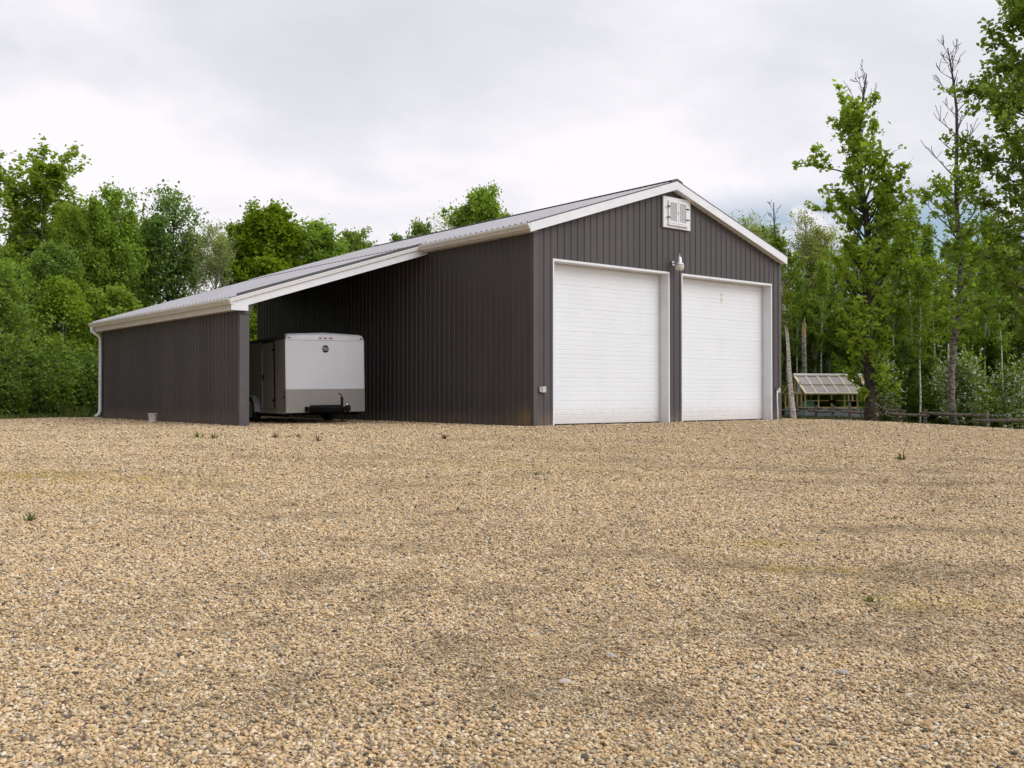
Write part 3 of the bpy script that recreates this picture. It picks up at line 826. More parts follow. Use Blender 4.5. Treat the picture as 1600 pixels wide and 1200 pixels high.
mb.add([(xa, YC0 - .034, zb_), (xb, YC0 - .034, zb_), (xb, YC0 - .034, lz(xb) - .26), (xa, YC0 - .034, lz(xa) - .10), (xa, YC0 + .05, zb_), (xb, YC0 + .05, zb_), (xb, YC0 + .05, lz(xb) - .26), (xa, YC0 + .05, lz(xa) - .10)],
       [(0, 1, 2, 3), (7, 6, 5, 4), (0, 4, 5, 1), (1, 5, 6, 2), (0, 3, 7, 4)])
mb.build('fascia_return', M['white'], barn)
# downspout at the far end
ds = MB(); xd, yd = XO - .085, L_ - .12
ds.tube([(XE - .05, yd + .12, lz(XE) - .14), (XE - .05, yd + .12, lz(XE) - .26), (xd - .03, yd + .02, lz(XE) - .40), (xd, yd, lz(XE) - .5), (xd, yd, .22), (xd - .04, yd - .02, .12), (xd - .16, yd - .08, .05)], .045, 10)
ds.build('downspout', M['white'], barn, smooth=True)
# screws / fasteners line where the main roof laps the carport roof
mb = MB(); mb.box((-.30, YC0 + .05, rz(-.26) - .016), (-.262, YB, rz(-.26) + .001)); mb.build('eave_flashing', M['roof_dark'], barn)

# ---------------------------------------------------------------- fittings on the gable wall
yl = empty('yard_light', (4.42, -RH, 3.86), 0, 'round galvanised dusk lamp on the wall between the tops of both white doors', 'lamp')
mb = MB(); mb.box((-.05, -.03, -.06), (.05, -.002, .06)); mb.tube([(0, -.03, 0), (0, -.12, .01), (0, -.19, .02)], .022, 10); mb.build('arm', M['galv'], yl, smooth=False)
mb = MB(); mb.lathe([(0, .19), (.02, .19), (.022, .165), (.045, .155), (.06, .13), (.07, .02), (.082, .0), (.125, -.04), (.135, -.075), (.13, -.08), (0, -.08)], (0, -.25, 0), 24); mb.build('housing', M['galv'], yl, smooth=True)
mb = MB(); mb.lathe([(.128, -.082), (.128, -.13), (.118, -.19), (.085, -.215), (0, -.218)], (0, -.25, 0), 24); mb.build('lens', M['lens'], yl, smooth=True)
mb = MB(); mb.lathe([(0, .235), (.018, .232), (.02, .192), (0, .19)], (0, -.25, 0), 12); mb.build('photocell', M['greybox'], yl, smooth=True); yl.scale = (.88, .88, .88)
eb = empty('electrical_box', (0.21, -RH, 0.79), 0, 'small grey outlet box low on the charcoal strip before the first door', 'outlet box')
mb = MB(); mb.box((-.035, -.07, -.065), (.075, -.002, .065)); mb.build('box', M['greybox'], eb, bevel=.008)
mb = MB(); mb.box((-.085, -.05, -.055), (-.037, -.004, .055)); mb.build('cover', M['greybox'], eb, bevel=.006)
eb = empty('electrical_box', (8.60, -RH, 0.79), 0, 'small grey outlet box with white conduit at the far corner of the gable wall', 'outlet box')
mb = MB(); mb.box((-.02, -.07, -.06), (.07, -.002, .06)); mb.build('box', M['greybox'], eb, bevel=.008)
mb = MB(); mb.tube([(-.035, -.04, .0), (-.035, -.04, -.3), (-.02, -.045, -.6), (-.015, -.045, -.86)], .019, 10); mb.build('conduit', M['pvc'], eb, smooth=True)

# white pail by the carport wall
gx, gy, gz = ground_hit(226, 661)
gx = XO - .30; gy = 8.55
pl = empty('bucket', (gx, gy, float(ground_z(gx, gy)) - .01), 0, 'small white plastic pail on the gravel against the carport wall', 'bucket')
mb = MB(); mb.lathe([(0, .01), (.098, .0), (.102, .02), (.122, .25), (.130, .252), (.130, .235), (.124, .235)], (0, 0, 0), 24); mb.lathe([(.118, .25), (.095, .02), (0, .02)], (0, 0, 0), 24)
mb.build('pail', M['pvc'], pl, smooth=True)
mb = MB(); mb.tube([(.132 * math.cos(a), -.0 + .02, .24 - .12 * math.sin(a)) if False else (.134 * math.cos(a), -.10 * math.sin(a), .235 - .07 * math.sin(a)) for a in np.linspace(0, math.pi, 12)], .003, 6); mb.build('handle', M['greybox'], pl); pl.scale = (.88, .88, .88)

# ---------------------------------------------------------------- enclosed trailer
TL, TW, TZ0, TZ1 = 4.9, 1.94, 0.27, 2.09
tr = empty('cargo_trailer', (-3.46 + .9645, 4.63 - .101, 0), -R(6), 'white enclosed cargo trailer with beige stone guard parked under the carport', 'trailer')
tr.rotation_euler = (R(-.3), R(-.7), -R(6))
h = TW / 2
mb = MB()   # body cross-section swept along its length with rounded roof corners
def sect(y, inset=0.0, drop=0.0):
    zt_ = TZ1 - drop; pts = [(-h, TZ0)]
    rr = .09
    pts.append((-h, zt_ - rr - .04))
    for k in range(6):
        a = math.pi / 2 * k / 5; pts.append((-h + inset + rr - rr * math.cos(a), zt_ - .04 - rr + rr * math.sin(a)))
    pts.append((0, zt_))
    for k in range(6):
        a = math.pi / 2 * (1 - k / 5); pts.append((h - inset - rr + rr * math.cos(a), zt_ - .04 - rr + rr * math.sin(a)))
    pts.append((h, zt_ - rr - .04)); pts.append((h, TZ0))
    return [(p[0], y, p[1]) for p in pts]
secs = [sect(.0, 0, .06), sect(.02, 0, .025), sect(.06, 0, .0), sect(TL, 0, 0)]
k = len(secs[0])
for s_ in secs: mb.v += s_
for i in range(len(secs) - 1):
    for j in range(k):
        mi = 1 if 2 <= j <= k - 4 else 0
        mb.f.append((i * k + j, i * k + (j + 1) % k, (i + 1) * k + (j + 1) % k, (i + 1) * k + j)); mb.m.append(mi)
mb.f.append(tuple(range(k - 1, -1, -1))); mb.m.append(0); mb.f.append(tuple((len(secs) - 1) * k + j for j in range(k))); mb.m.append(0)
mb.build('body', [M['trailer_white_shaded'], M['roof_dark']], tr)
ZB, ZC = .805, 1.945
mb = MB(); mb.box((-h + .008, -.008, ZB + .004), (h - .008, -.001, ZC - .004))   # riveted nose sheet
rv = []
for xx in list(np.linspace(-h + .04, h - .04, 6)) + [0.0]:
    for zz in np.arange(ZB + .05, ZC - .03, .11 if abs(xx) > .1 else .055): rv.append((xx, zz))
for xx in np.arange(-h + .04, h - .03, .1): rv += [(xx, ZC - .03), (xx, ZB + .03)]
for xx, zz in rv: mb.lathe([(.008, 0), (.006, -.004), (.0, -.005)], (xx, -.008, zz), 6, 1, axis='Y')
mb.build('nose_sheet', [M['trailer_white'], M['galv']], tr)
mb = MB()
for (xa, xb, za) in ((-h - .004, -h + .56, TZ0 - .0), (-h + .56, h - .48, TZ0 + .165), (h - .48, h + .004, TZ0 - .0)):
    mb.box((xa, -.014, za), (xb - .0005, -.001, ZB))
mb.box((-h - .006, -.013, TZ0), (-h - .001, .10, ZB)); mb.build('stone_guard', M['stone_guard'], tr)
# silvery cap over the top of the nose
mb = MB(); rr = .09; pr_ = []
outl = [(-h + .0, ZC)] + [(-h + rr - rr * math.cos(math.pi / 2 * q / 5) * 1.0, TZ1 - .05 - rr + rr * math.sin(math.pi / 2 * q / 5)) for q in range(6)] + [(0, TZ1 - .015)] + \
       [(h - rr + rr * math.cos(math.pi / 2 * (1 - q / 5)), TZ1 - .05 - rr + rr * math.sin(math.pi / 2 * (1 - q / 5))) for q in range(6)] + [(h, ZC)]
n_ = len(outl)
mb.v += [(x_, -.016, z_) for x_, z_ in outl] + [(x_ * 1.004, .02, z_ + .035 * (1 if z_ > ZC + .05 else 0)) for x_, z_ in outl] + [(x_ * 1.004, .09, z_ + (.055 if z_ > ZC + .05 else 0)) for x_, z_ in outl]
mb.f.append(tuple(range(n_))); mb.m.append(0)
for r_ in range(2):
    for j in range(n_ - 1): mb.f.append((r_ * n_ + j + 1, r_ * n_ + j, (r_ + 1) * n_ + j, (r_ + 1) * n_ + j + 1)); mb.m.append(0)
mb.build('nose_cap', M['trailer_cap'], tr, smooth=False)
for xx in (-h + .08, -.13, 0, .13, h - .07):
    mb = MB(); mb.box((xx - .032, -.034, 1.982), (xx + .032, -.017, 2.012)); mb.build('marker_light', M['amber'], tr, bevel=.004)
# round maker's badge: black disc with a pale lettered band
bd = MB(); bd.lathe([(0, 0), (.086, 0), (.086, -.005), (0, -.005)], (0, -.0085, 1.745), 32, axis='Y'); em = bd.build('emblem', M['black'], tr)
def letters(txt, size, loc, mat, parent, name='lettering', rot=(math.pi / 2, 0, 0)):
    cu = bpy.data.curves.new(name, 'FONT'); cu.body = txt; cu.size = size; cu.align_x = 'CENTER'; cu.align_y = 'CENTER'; cu.extrude = .0008; cu.resolution_u = 2
    t_ = bpy.data.objects.new('tmp_text', cu); COL.objects.link(t_)
    dg = bpy.context.evaluated_depsgraph_get(); me = bpy.data.meshes.new_from_object(t_.evaluated_get(dg))
    bpy.data.objects.remove(t_, do_unlink=True); bpy.data.curves.remove(cu)
    me.materials.clear(); me.materials.append(mat); me.name = name
    o = link(name, me, None, parent); o.location = loc; o.rotation_euler = rot; return o
letters('WELLS', .056, (0, -.0146, 1.767), M['trailer_white'], em)
letters('CARGO', .050, (0, -.0146, 1.722), M['trailer_white'], em)
# corner posts
mb = MB(); mb.box((-h - .008, -.010, TZ0), (-h + .006, .03, ZC)); mb.build('corner_moulding', M['trailer_cap'], tr)
mb = MB(); mb.box((h - .006, -.010, TZ0), (h + .008, .03, ZC)); mb.build('corner_moulding', M['trailer_cap'], tr)
# side door on the visible flank
sd_ = empty('side_door', (-h - .002, 0, 0)); sd_.parent = tr
mb = MB(); mb.box((-.018, .72, .37), (-.0, 1.50, 1.93)); mb.build('door_skin', M['trailer_white_shaded'], sd_, bevel=.006)
mb = MB(); mb.box((-.026, 1.505, .37), (-.0, 1.545, 1.80)); mb.build('lock_bar', M['trailer_white'], sd_)
mb = MB(); mb.box((-.024, .690, .36), (-.0, .716, 1.94)); mb.build('door_gap', M['black'], sd_)
mb = MB(); mb.box((-.024, .716, 1.932), (-.0, 1.52, 1.96)); mb.build('drip_rail', M['black'], sd_)
for z in (.56, 1.74):
    mb = MB(); mb.box((-.032, .66, z - .025), (-.019, .80, z + .025)); mb.build('hinge', M['black'], sd_)
mb = MB(); mb.box((-.036, 1.40, 1.06), (-.019, 1.47, 1.17)); mb.tube([(-.05, 1.41, 1.08), (-.05, 1.41, 1.15)], .01, 8); mb.build('handle', M['black'], sd_)
mb = MB(); mb.box((-.010, .03, TZ0 - .02), (.0, TL, TZ0 + .05)); sk = mb.build('side_sill', M['trailer_cap'], tr); sk.location = (-h, 0, 0)
mb = MB(); mb.box((-.012, .12, .62), (.0, .16, .65)); sk = mb.build('reflector', M['black'], tr); sk.location = (-h, 0, 0)
# wheels, fenders, axle
WY, WR = 2.2, .335
for s_ in (-1, 1):
    wh = empty('wheel', (s_ * (h + .01), WY, WR)); wh.parent = tr
    mb = MB(); mb.lathe([(.20, -.09), (.29, -.10), (.325, -.08), (.335, -.05), (.335, .05), (.325, .08), (.29, .10), (.20, .09), (.20, -.09)], (0, 0, 0), 32, axis='X'); mb.build('tyre', M['tyre'], wh, smooth=True)
    mb = MB(); mb.lathe([(0, -.075), (.05, -.078), (.07, -.05), (.12, -.045), (.17, -.06), (.195, -.085), (.205, -.085), (.205, .085), (0, .085)], (0, 0, 0), 24, axis='X'); rm = mb.build('rim', M['rim'], wh, smooth=True)
    if s_ > 0: rm.rotation_euler = (0, 0, math.pi)
    mb = MB(); prev = None; arc = []
    for q in range(13):
        a = math.pi * q / 12; arc.append((WY + .46 * math.cos(a), .28 + .42 * math.sin(a)))
    x0, x1 = (-h - .14, -h - .001) if s_ < 0 else (h + .001, h + .14)
    for (ya, za), (yb, zb) in zip(arc[:-1], arc[1:]): mb.quad((x0, ya, za), (x1, ya, za), (x1, yb, zb), (x0, yb, zb))
    xo = x0 if s_ < 0 else x1
    for (ya, za), (yb, zb) in zip(arc[:-1], arc[1:]):
        mb.quad((xo, ya, za), (xo, yb, zb), (xo, WY + (yb - WY) * .93, .28 + (zb - .28) * .93), (xo, WY + (ya - WY) * .93, .28 + (za - .28) * .93))
    mb.build('fender', M['trailer_cap'], tr)
    mb = MB(); xo = s_ * (h + .0035)    # dark wheel well
    mb.add([(xo, y_, z_) for y_, z_ in arc], [tuple(range(len(arc)))]); mb.build('wheel_well', M['black'], tr)
mb = MB(); mb.tube([(-h, WY, WR), (h, WY, WR)], .035, 10)
mb.box((-h + .1, .05, TZ0 - .09), (-h + .16, TL, TZ0 - .001)); mb.box((h - .16, .05, TZ0 - .09), (h - .1, TL, TZ0 - .001))
for y in np.arange(.4, TL, .6): mb.box((-h + .161, y, TZ0 - .07), (h - .161, y + .05, TZ0 - .002))
mb.box((-.45, WY - .35, .22), (.45, WY - .2, .0 + .20 + .05))
mb.build('chassis', M['black'], tr)
# A-frame tongue, coupler, jack
mb = MB(); ty = -1.12
mb.bar((-.62, .3, .36), (-.06, ty, .33), .06, .10); mb.bar((.62, .3, .36), (.06, ty, .33), .06, .10); mb.box((-.5, -.16, .29), (.5, -.02, .40)); mb.box((-.40, -.02, .27), (.43, .35, .44))
mb.build('tongue', M['black'], tr)
mb = MB(); mb.box((-.07, ty - .12, .31), (.07, ty + .1, .39)); mb.lathe([(0, .0), (.055, .0), (.055, .05), (.035, .085), (0, .095)], (0, ty - .14, .36), 16); mb.build('coupler', M['black'], tr, smooth=False)
mb = MB(); mb.lathe([(0, .0), (.035, .005), (.04, .04), (.025, .07), (0, .075)], (.02, ty - .04, .395), 14); mb.build('ball_latch', M['chrome'], tr, smooth=True)
mb = MB(); mb.tube([(0, ty + .2, .10), (0, ty + .2, .62)], .032, 12); mb.tube([(0, ty + .2, .62), (-.02, ty + .2, .68), (-.08, ty + .19, .70)], .014, 8); mb.tube([(0, ty + .2, .06), (0, ty + .2, .3)], .022, 10); mb.lathe([(0, 0), (.08, 0), (.08, .015), (0, .015)], (0, ty + .2, .055), 14)
mb.build('jack', M['black'], tr)
mb = MB(); mb.tube([(-.1, ty + .15, .33), (-.14, ty + .02, .16), (-.06, ty - .1, .07), (.02, ty - .16, .12), (.04, ty - .1, .30)], .006, 6); mb.build('safety_chain', M['black'], tr)
# timber block under the jack
bp_ = tr.matrix_basis @ Vector((0, ty + .2, 0))
bl = MB(); bl.box((-.17, -.075, -.03), (.15, .075, .055)); o = bl.build('wood_block', M['block'], None, bevel=.008)
o.location = (bp_.x + .0, bp_.y, float(ground_z(bp_.x, bp_.y)) + .0); o.rotation_euler = (0, 0, R(-20)); tag(o, 'short weathered timber block under the jack of the white trailer', 'wood block')

# ---------------------------------------------------------------- trees
def rot_about(v, axis, ang): return Matrix.Rotation(ang, 3, axis) @ v

def leaf_quads(C, size, rg, up=0.35):
    """C (n,3) centres -> rhombic leaves"""
    n = len(C)
    nrm = rg.normal(0, 1, (n, 3)); nrm[:, 2] = np.abs(nrm[:, 2]) + up; nrm /= np.linalg.norm(nrm, axis=1, keepdims=True)
    a = rg.normal(0, 1, (n, 3)); a -= nrm * (a * nrm).sum(1, keepdims=True); a /= np.linalg.norm(a, axis=1, keepdims=True)
    b = np.cross(nrm, a)
    s = (size * np.exp(rg.normal(0, .25, n)))[:, None]
    V = np.stack([C - a * s * .5, C + b * s * .42 + a * s * .06, C + a * s * .5 + nrm * s * .08, C - b * s * .42 + a * s * .06], 1).reshape(-1, 3)
    F = np.arange(4 * n).reshape(-1, 4)
    return V, F

def build_tree(seed, H=11.0, r0=.13, t0=.18, Rm=1.9, prof_pow=.7, nb=46, leaf=.15, per=15, clus=.26, dens=1.0, lean=(0, 0), elev=(15, 60), dead_from=None, sparse=0.08, sub=4, fork=None, wobble=.10, tuft_top=True, lowpeak=.35, leaders=0, deadL=.8, extra=()):
    rg = np.random.default_rng(seed); rd = random.Random(seed)
    trunk = MB(); crown_c = []
    npt = 13
    ph = [rd.uniform(0, 6.3) for _ in range(4)]
    def tp(t):
        return Vector((lean[0] * t * H + wobble * math.sin(t * 5 + ph[0]) * t ** .5 + .4 * wobble * math.sin(t * 13 + ph[1]), lean[1] * t * H + wobble * math.sin(t * 4.3 + ph[2]) * t ** .5 + .4 * wobble * math.sin(t * 11 + ph[3]), t * H))
    tr_ = lambda t: r0 * (1 - t) ** .8 * (1 + .35 * math.exp(-t * 30)) + (.022 if dead_from is not None else .012)
    P = [tp(i / (npt - 1)) for i in range(npt)]
    P[0] = P[0] - Vector((0, 0, .3))
    trunk.tube(P, [tr_(i / (npt - 1)) for i in range(npt)], 8)
    def limb(p, d, Lb, r, depth, leafy, tt):
        n = 5; pts = [p]; q = p.copy(); dd = d.copy()
        for i in range(n):
            dd = (dd + Vector((rd.gauss(0, .13), rd.gauss(0, .13), rd.gauss(.07, .1)))).normalized()
            q = q + dd * Lb / n; pts.append(q.copy())
        if depth < 2 or r > .006:
            trunk.tube(pts, [max(r * (1 - i / (n + .6)), .004 if leafy else .010) for i in range(n + 1)], 5 if depth == 0 else 4, cap=False)
        if leafy:
            step = .2 if depth else .26
            k = max(2, int(Lb * dens / step))
            for j in range(k):
                u = (j + rd.random()) / k
                if depth == 0 and u < .45: continue
                if rd.random() < sparse: continue
                i = min(int(u * n), n - 1); c = pts[i].lerp(pts[i + 1], u * n - i)
                m = max(3, int(per * rd.uniform(.5, 1.3)))
                cc = np.array(c) + rg.normal(0, clus * rd.uniform(.35, .75), (m, 3)) * np.array([1, 1, .8])
                crown_c.append(cc)
        if depth < 1:
            for j in range(sub):
                u = rd.uniform(.3, .95); i = min(int(u * n), n - 1); c = pts[i].lerp(pts[i + 1], u * n - i)
                nd = (dd + Vector((rd.gauss(0, .7), rd.gauss(0, .7), rd.gauss(.15, .4)))).normalized()
                limb(c, nd, Lb * rd.uniform(.25, .5), r * .45, depth + 1, leafy, tt)
    ang = rd.uniform(0, 6.28)
    for (t, a_, Ll, e_) in extra:      # boughs of this one tree, seen in the photo
        e = R(e_); limb(tp(t), Vector((math.cos(a_) * math.cos(e), math.sin(a_) * math.cos(e), math.sin(e))), Ll, tr_(t) * .5, 0, True, t)
    for q in range(leaders):
        t = rd.uniform(.42, .78); a_ = rd.uniform(0, 6.28); e = R(rd.uniform(58, 74))
        d = Vector((math.cos(a_) * math.cos(e), math.sin(a_) * math.cos(e), math.sin(e)))
        Ll = H * (1 - t) * rd.uniform(.72, 1.0); base = tp(t)
        pts = [base]; qd = d.copy()
        for w_ in range(5):
            qd = (qd + Vector((rd.gauss(0, .05), rd.gauss(0, .05), .08))).normalized(); pts.append(pts[-1] + qd * Ll / 5)
        trunk.tube(pts, [max(tr_(t) * .6 * (1 - k / 5.6), .006) for k in range(6)], 6, cap=False)
        for b_ in range(int(14 + Ll * 3)):
            u = rd.uniform(.12, 1.0); i = min(int(u * 5), 4); c = pts[i].lerp(pts[i + 1], u * 5 - i)
            a2 = rd.uniform(0, 6.28); e2 = R(rd.uniform(15, 60))
            limb(c, Vector((math.cos(a2) * math.cos(e2), math.sin(a2) * math.cos(e2), math.sin(e2))), Rm * .42 * (1.15 - u) * rd.uniform(.6, 1.2) + .12, .012, 0, True, t)
        crown_c.append(np.array(pts[-1]) + rg.normal(0, clus * .6, (per * 2, 3)))
    for i in range(nb):
        u = (i + rd.random() * .8) / nb
        t = t0 + (1 - t0) * u * .985
        ang += 2.4 + rd.uniform(-.5, .5)
        # crown outline: widest near lowpeak of its height, tapering to the tip
        prof_ = (min(u / lowpeak, 1) ** .5 * .85 + .15) * max(0.04, (1 - max(0, (u - lowpeak) / (1 - lowpeak)) ** 1.4)) ** prof_pow
        Lb = Rm * prof_ * rd.uniform(.62, 1.22) + .15
        leafy = True
        if dead_from is not None and t > dead_from: leafy = False; Lb = Rm * deadL * (1 - (t - dead_from) / (1.02 - dead_from)) ** .5 * rd.uniform(.6, 1.4) + .15
        e = R(elev[0] + (elev[1] - elev[0]) * u + rd.gauss(0, 9))
        d = Vector((math.cos(ang) * math.cos(e), math.sin(ang) * math.cos(e), math.sin(e)))
        if not leafy and rd.random() < (.3 if deadL > .5 else .5): continue
        limb(tp(t), d, Lb, max(.012, tr_(t) * .42), 0, leafy, t)
    if dead_from is None and tuft_top:
        for q in range(6):
            cc = np.array(tp(1 - .02 * q)) + rg.normal(0, clus * .6, (per, 3)); crown_c.append(cc)
    tm = trunk.mesh('trunk'); tm.shade_smooth()
    if dead_from:
        pc = np.empty(len(tm.polygons) * 3, np.float32); tm.polygons.foreach_get('center', pc)
        tm.polygons.foreach_set('material_index', (pc[2::3] > (dead_from - .02) * H).astype(np.int32))
    if crown_c:
        C = np.concatenate(crown_c); V, F = leaf_quads(C, leaf, rg); cm = mesh_np('crown', V, F)
    else: cm = None
    return tm, cm

def bush_mesh(seed, Rr=1.0, H=2.0, n=2600, leaf=.085, stems=7, ground=True):
    rg = np.random.default_rng(seed); rd = random.Random(seed)
    st = MB(); C = []
    for s_ in range(stems):
        a = rd.uniform(0, 6.28); rr = rd.uniform(.1, .75) * Rr; hh = H * rd.uniform(.6, 1.0)
        top = Vector((math.cos(a) * rr, math.sin(a) * rr, hh)); pts = [Vector((math.cos(a) * .1, math.sin(a) * .1, -.1)).lerp(top, k / 4) + Vector((rd.gauss(0, .04), rd.gauss(0, .04), 0)) for k in range(5)]
        st.tube(pts, [.022 * (1 - k / 5.5) for k in range(5)], 5, cap=False)
        for k in range(16):
            u = rd.uniform(.12, 1.0) ** .8; i = min(int(u * 4), 3); c = pts[i].lerp(pts[i + 1], u * 4 - i)
            d = Vector((rd.gauss(0, 1), rd.gauss(0, 1), rd.gauss(.3, .6))).normalized(); l_ = rd.uniform(.2, .55) * Rr
            e = c + d * l_
            st.tube([c, c.lerp(e, .5) + Vector((0, 0, .03)), e], [.008, .006, .003], 3, cap=False)
            m = int(n / stems / 16)
            uu = rg.uniform(.25, 1.05, (m, 1)); C.append(np.array(c) * (1 - uu) + np.array(e) * uu + rg.normal(0, .15, (m, 3)))
    C = np.concatenate(C); C = C[C[:, 2] > .02]
    V, F = leaf_quads(C, leaf, rg)
    sm = st.mesh('stem'); return sm, mesh_np('foliage', V, F), C

PROT = {}
LEADY = {'full_a', 'full_b', 'full_c', 'lime_a', 'pale', 'tall_aspen', 'tall_open', 'airy_dark'}
def proto(key, bark, leafm, **kw):
    tm, cm = build_tree(**kw); tm.materials.append(M[bark])
    if cm: cm.materials.append(M[leafm])
    PROT[key] = (tm, cm, kw.get('H', 11.0))
# general woodland kinds
proto('full_a', 'aspen', 'leaf_mid', seed=11, H=11, t0=.08, Rm=2.5, nb=64, per=19, clus=.31, prof_pow=.5, lowpeak=.5, leaders=4)
proto('full_b', 'dark_bark', 'leaf_mid', seed=12, H=10, t0=.06, Rm=2.5, nb=60, per=19, clus=.31, lowpeak=.55, prof_pow=.5, leaders=5)
proto('full_c', 'aspen', 'leaf_deep', seed=13, H=11, t0=.12, Rm=2.3, nb=58, per=18, clus=.3, prof_pow=.6, lowpeak=.45, leaders=3)
proto('lime_a', 'aspen', 'leaf_lime', seed=14, H=10, t0=.14, Rm=2.2, nb=52, per=16, clus=.3, prof_pow=.55, lowpeak=.5, leaders=3)
proto('lime_b', 'birch', 'leaf_lime', seed=15, H=10, t0=.28, Rm=1.9, nb=44, per=13, sparse=.15, prof_pow=.6, lowpeak=.5, leaders=2)
proto('pale', 'aspen', 'leaf_pale', seed=16, H=11, t0=.30, Rm=2.0, nb=48, per=9, sparse=.3, clus=.32, leaf=.09, prof_pow=.5, lowpeak=.55, leaders=4)
proto('tall_aspen', 'aspen', 'leaf_mid', seed=17, H=13, t0=.34, Rm=2.3, nb=46, per=11, lowpeak=.6, prof_pow=.4, elev=(28, 65), clus=.23, leaf=.165, sparse=.28, leaders=4)
proto('tall_open', 'aspen', 'leaf_fresh', seed=47, H=13, t0=.36, Rm=2.6, nb=46, per=9, lowpeak=.6, prof_pow=.4, elev=(30, 65), clus=.2, leaf=.165, sparse=.34, leaders=4, r0=.17)
proto('airy_dark', 'dark_bark', 'leaf_deep', seed=18, H=10, t0=.32, Rm=2.9, nb=42, per=9, sparse=.22, leaf=.14, r0=.22, sub=5, lowpeak=.6, prof_pow=.4, wobble=.22, elev=(25, 60), leaders=4, clus=.32)
proto('slim_birch', 'birch', 'leaf_mid', seed=19, H=11, t0=.42, Rm=1.4, nb=38, per=13, r0=.075, prof_pow=.5)
proto('slim_birch_b', 'birch', 'leaf_lime', seed=20, H=10, t0=.5, Rm=1.2, nb=30, per=12, r0=.06, lean=(.03, .02))
proto('young', 'aspen', 'leaf_mid', seed=21, H=5.5, t0=.04, Rm=1.35, nb=44, per=16, r0=.05, clus=.25, leaf=.1, prof_pow=.5, leaders=2)
proto('young_lime', 'aspen', 'leaf_lime', seed=22, H=5, t0=.05, Rm=1.2, nb=38, per=15, r0=.045, clus=.24, prof_pow=.5, leaders=2)

def tree(key, name, px_, D, top, label, cat, group=None, rz_=None, sxy=1.0, base_drop=0.0):
    x, y, z = at(px_, D); z -= base_drop
    Ht = (616 - top) / FPX * D + CAM[2] - z
    tm, cm, H = PROT[key]; s = Ht / H * (.955 if key in LEADY else 1.0)
    r_ = empty(name, (x, y, z), random.uniform(0, 6.28) if rz_ is None else rz_, label, cat, group)
    r_.scale = (s * sxy, s * sxy, s)
    link('trunk', tm, None, r_)
    if cm: link('crown', cm, None, r_)
    return r_

# -- skyline trees, each its own
# Leaders, in order from the left edge of the picture
tree('tall_aspen', 'aspen_tree', -42, 38, 196, 'leafy aspen at the very left edge, only a few leaf tips reaching into the sky', 'tree')
tree('tall_open', 'aspen_tree', 64, 44, 238, 'tallest aspen of the left woods with a pale forked trunk and open crown', 'tree', rz_=2.0, sxy=1.3)
tree('full_a', 'aspen_tree', 180, 43, 290, 'green aspen with pointed top between the tallest left aspen and the carport', 'tree', rz_=2.1, sxy=.75)
tree('full_c', 'aspen_tree', 130, 47, 318, 'darker aspen filling the dip beside the tallest left aspen', 'tree', rz_=.4)
tree('airy_dark', 'poplar_tree', 265, 45, 320, 'grey green poplar with black crooked trunk above the low end of the carport roof', 'tree', rz_=2.6, sxy=.9)
tree('pale', 'aspen_tree', 335, 44, 345, 'pale yellow green half leafed aspen with sky showing through, behind the carport roof', 'tree')
tree('pale', 'aspen_tree', 306, 56, 362, 'thin pale aspen beside the black trunked poplar', 'tree')
tree('full_b', 'poplar_tree', 428, 46, 318, 'bushy bright poplar with twin tops rising behind the middle of the carport roof', 'tree', rz_=.3, sxy=1.05)
tree('full_a', 'poplar_tree', 402, 48, 332, 'broad poplar just left of the twin topped poplar behind the roof', 'tree', rz_=1.6, sxy=.82)
tree('full_a', 'poplar_tree', 502, 47, 345, 'rounded green poplar right of the twin topped poplar', 'tree', rz_=2.9)
tree('full_c', 'poplar_tree', 468, 50, 352, 'dark green poplar wedged between two rounded poplars behind the roof', 'tree')
tree('lime_a', 'aspen_tree', 545, 49, 358, 'yellow green aspen near the low end of the poplar row behind the roof', 'tree')
tree('full_a', 'poplar_tree', 572, 50, 374, 'small green treetop ending the poplar row above the roof slope', 'tree', sxy=.7)
tree('full_a', 'poplar_tree', 655, 52, 344, 'lone round leafy treetop peeping over the middle of the barn roof', 'tree', rz_=.8, sxy=.75)
tree('pale', 'aspen_tree', 703, 52, 330, 'thin grey green treetop with bare twigs left of the tall tuft above the roof', 'tree', rz_=1.2)
tree('full_b', 'poplar_tree', 750, 50, 292, 'tallest leafy tuft standing above the barn roof', 'tree', rz_=2.4, sxy=.75)
tree('full_a', 'poplar_tree', 786, 53, 330, 'smallest leafy tip above the barn roof, nearest the ridge', 'tree', sxy=.6)

tree('lime_a', 'aspen_tree', 226, 50, 338, 'slim yellow green aspen left of the black trunked poplar, over the roof corner', 'tree', sxy=.62)
tree('full_a', 'aspen_tree', 108, 42, 318, 'slim green aspen whose tip stands between the two tallest left aspens', 'tree', sxy=.62)
tree('lime_a', 'aspen_tree', 362, 47, 362, 'slim yellow green aspen between the pale aspen and the poplar row', 'tree', sxy=.6)
tree('full_c', 'aspen_tree', 205, 44, 330, 'slim deep green aspen behind the far end of the carport gutter', 'tree', sxy=.62)

# -- hidden by the barn in the photo's view but part of the same belt
for i, px_ in enumerate((630, 700, 850, 920, 990, 1060, 1120)):
    tree(['full_c', 'lime_a', 'full_b'][i % 3], 'aspen_tree', px_, 55 + (i * 3) % 7, 430, 'aspen standing behind the barn, hidden by its roof', 'tree', 'aspens hidden behind the barn')

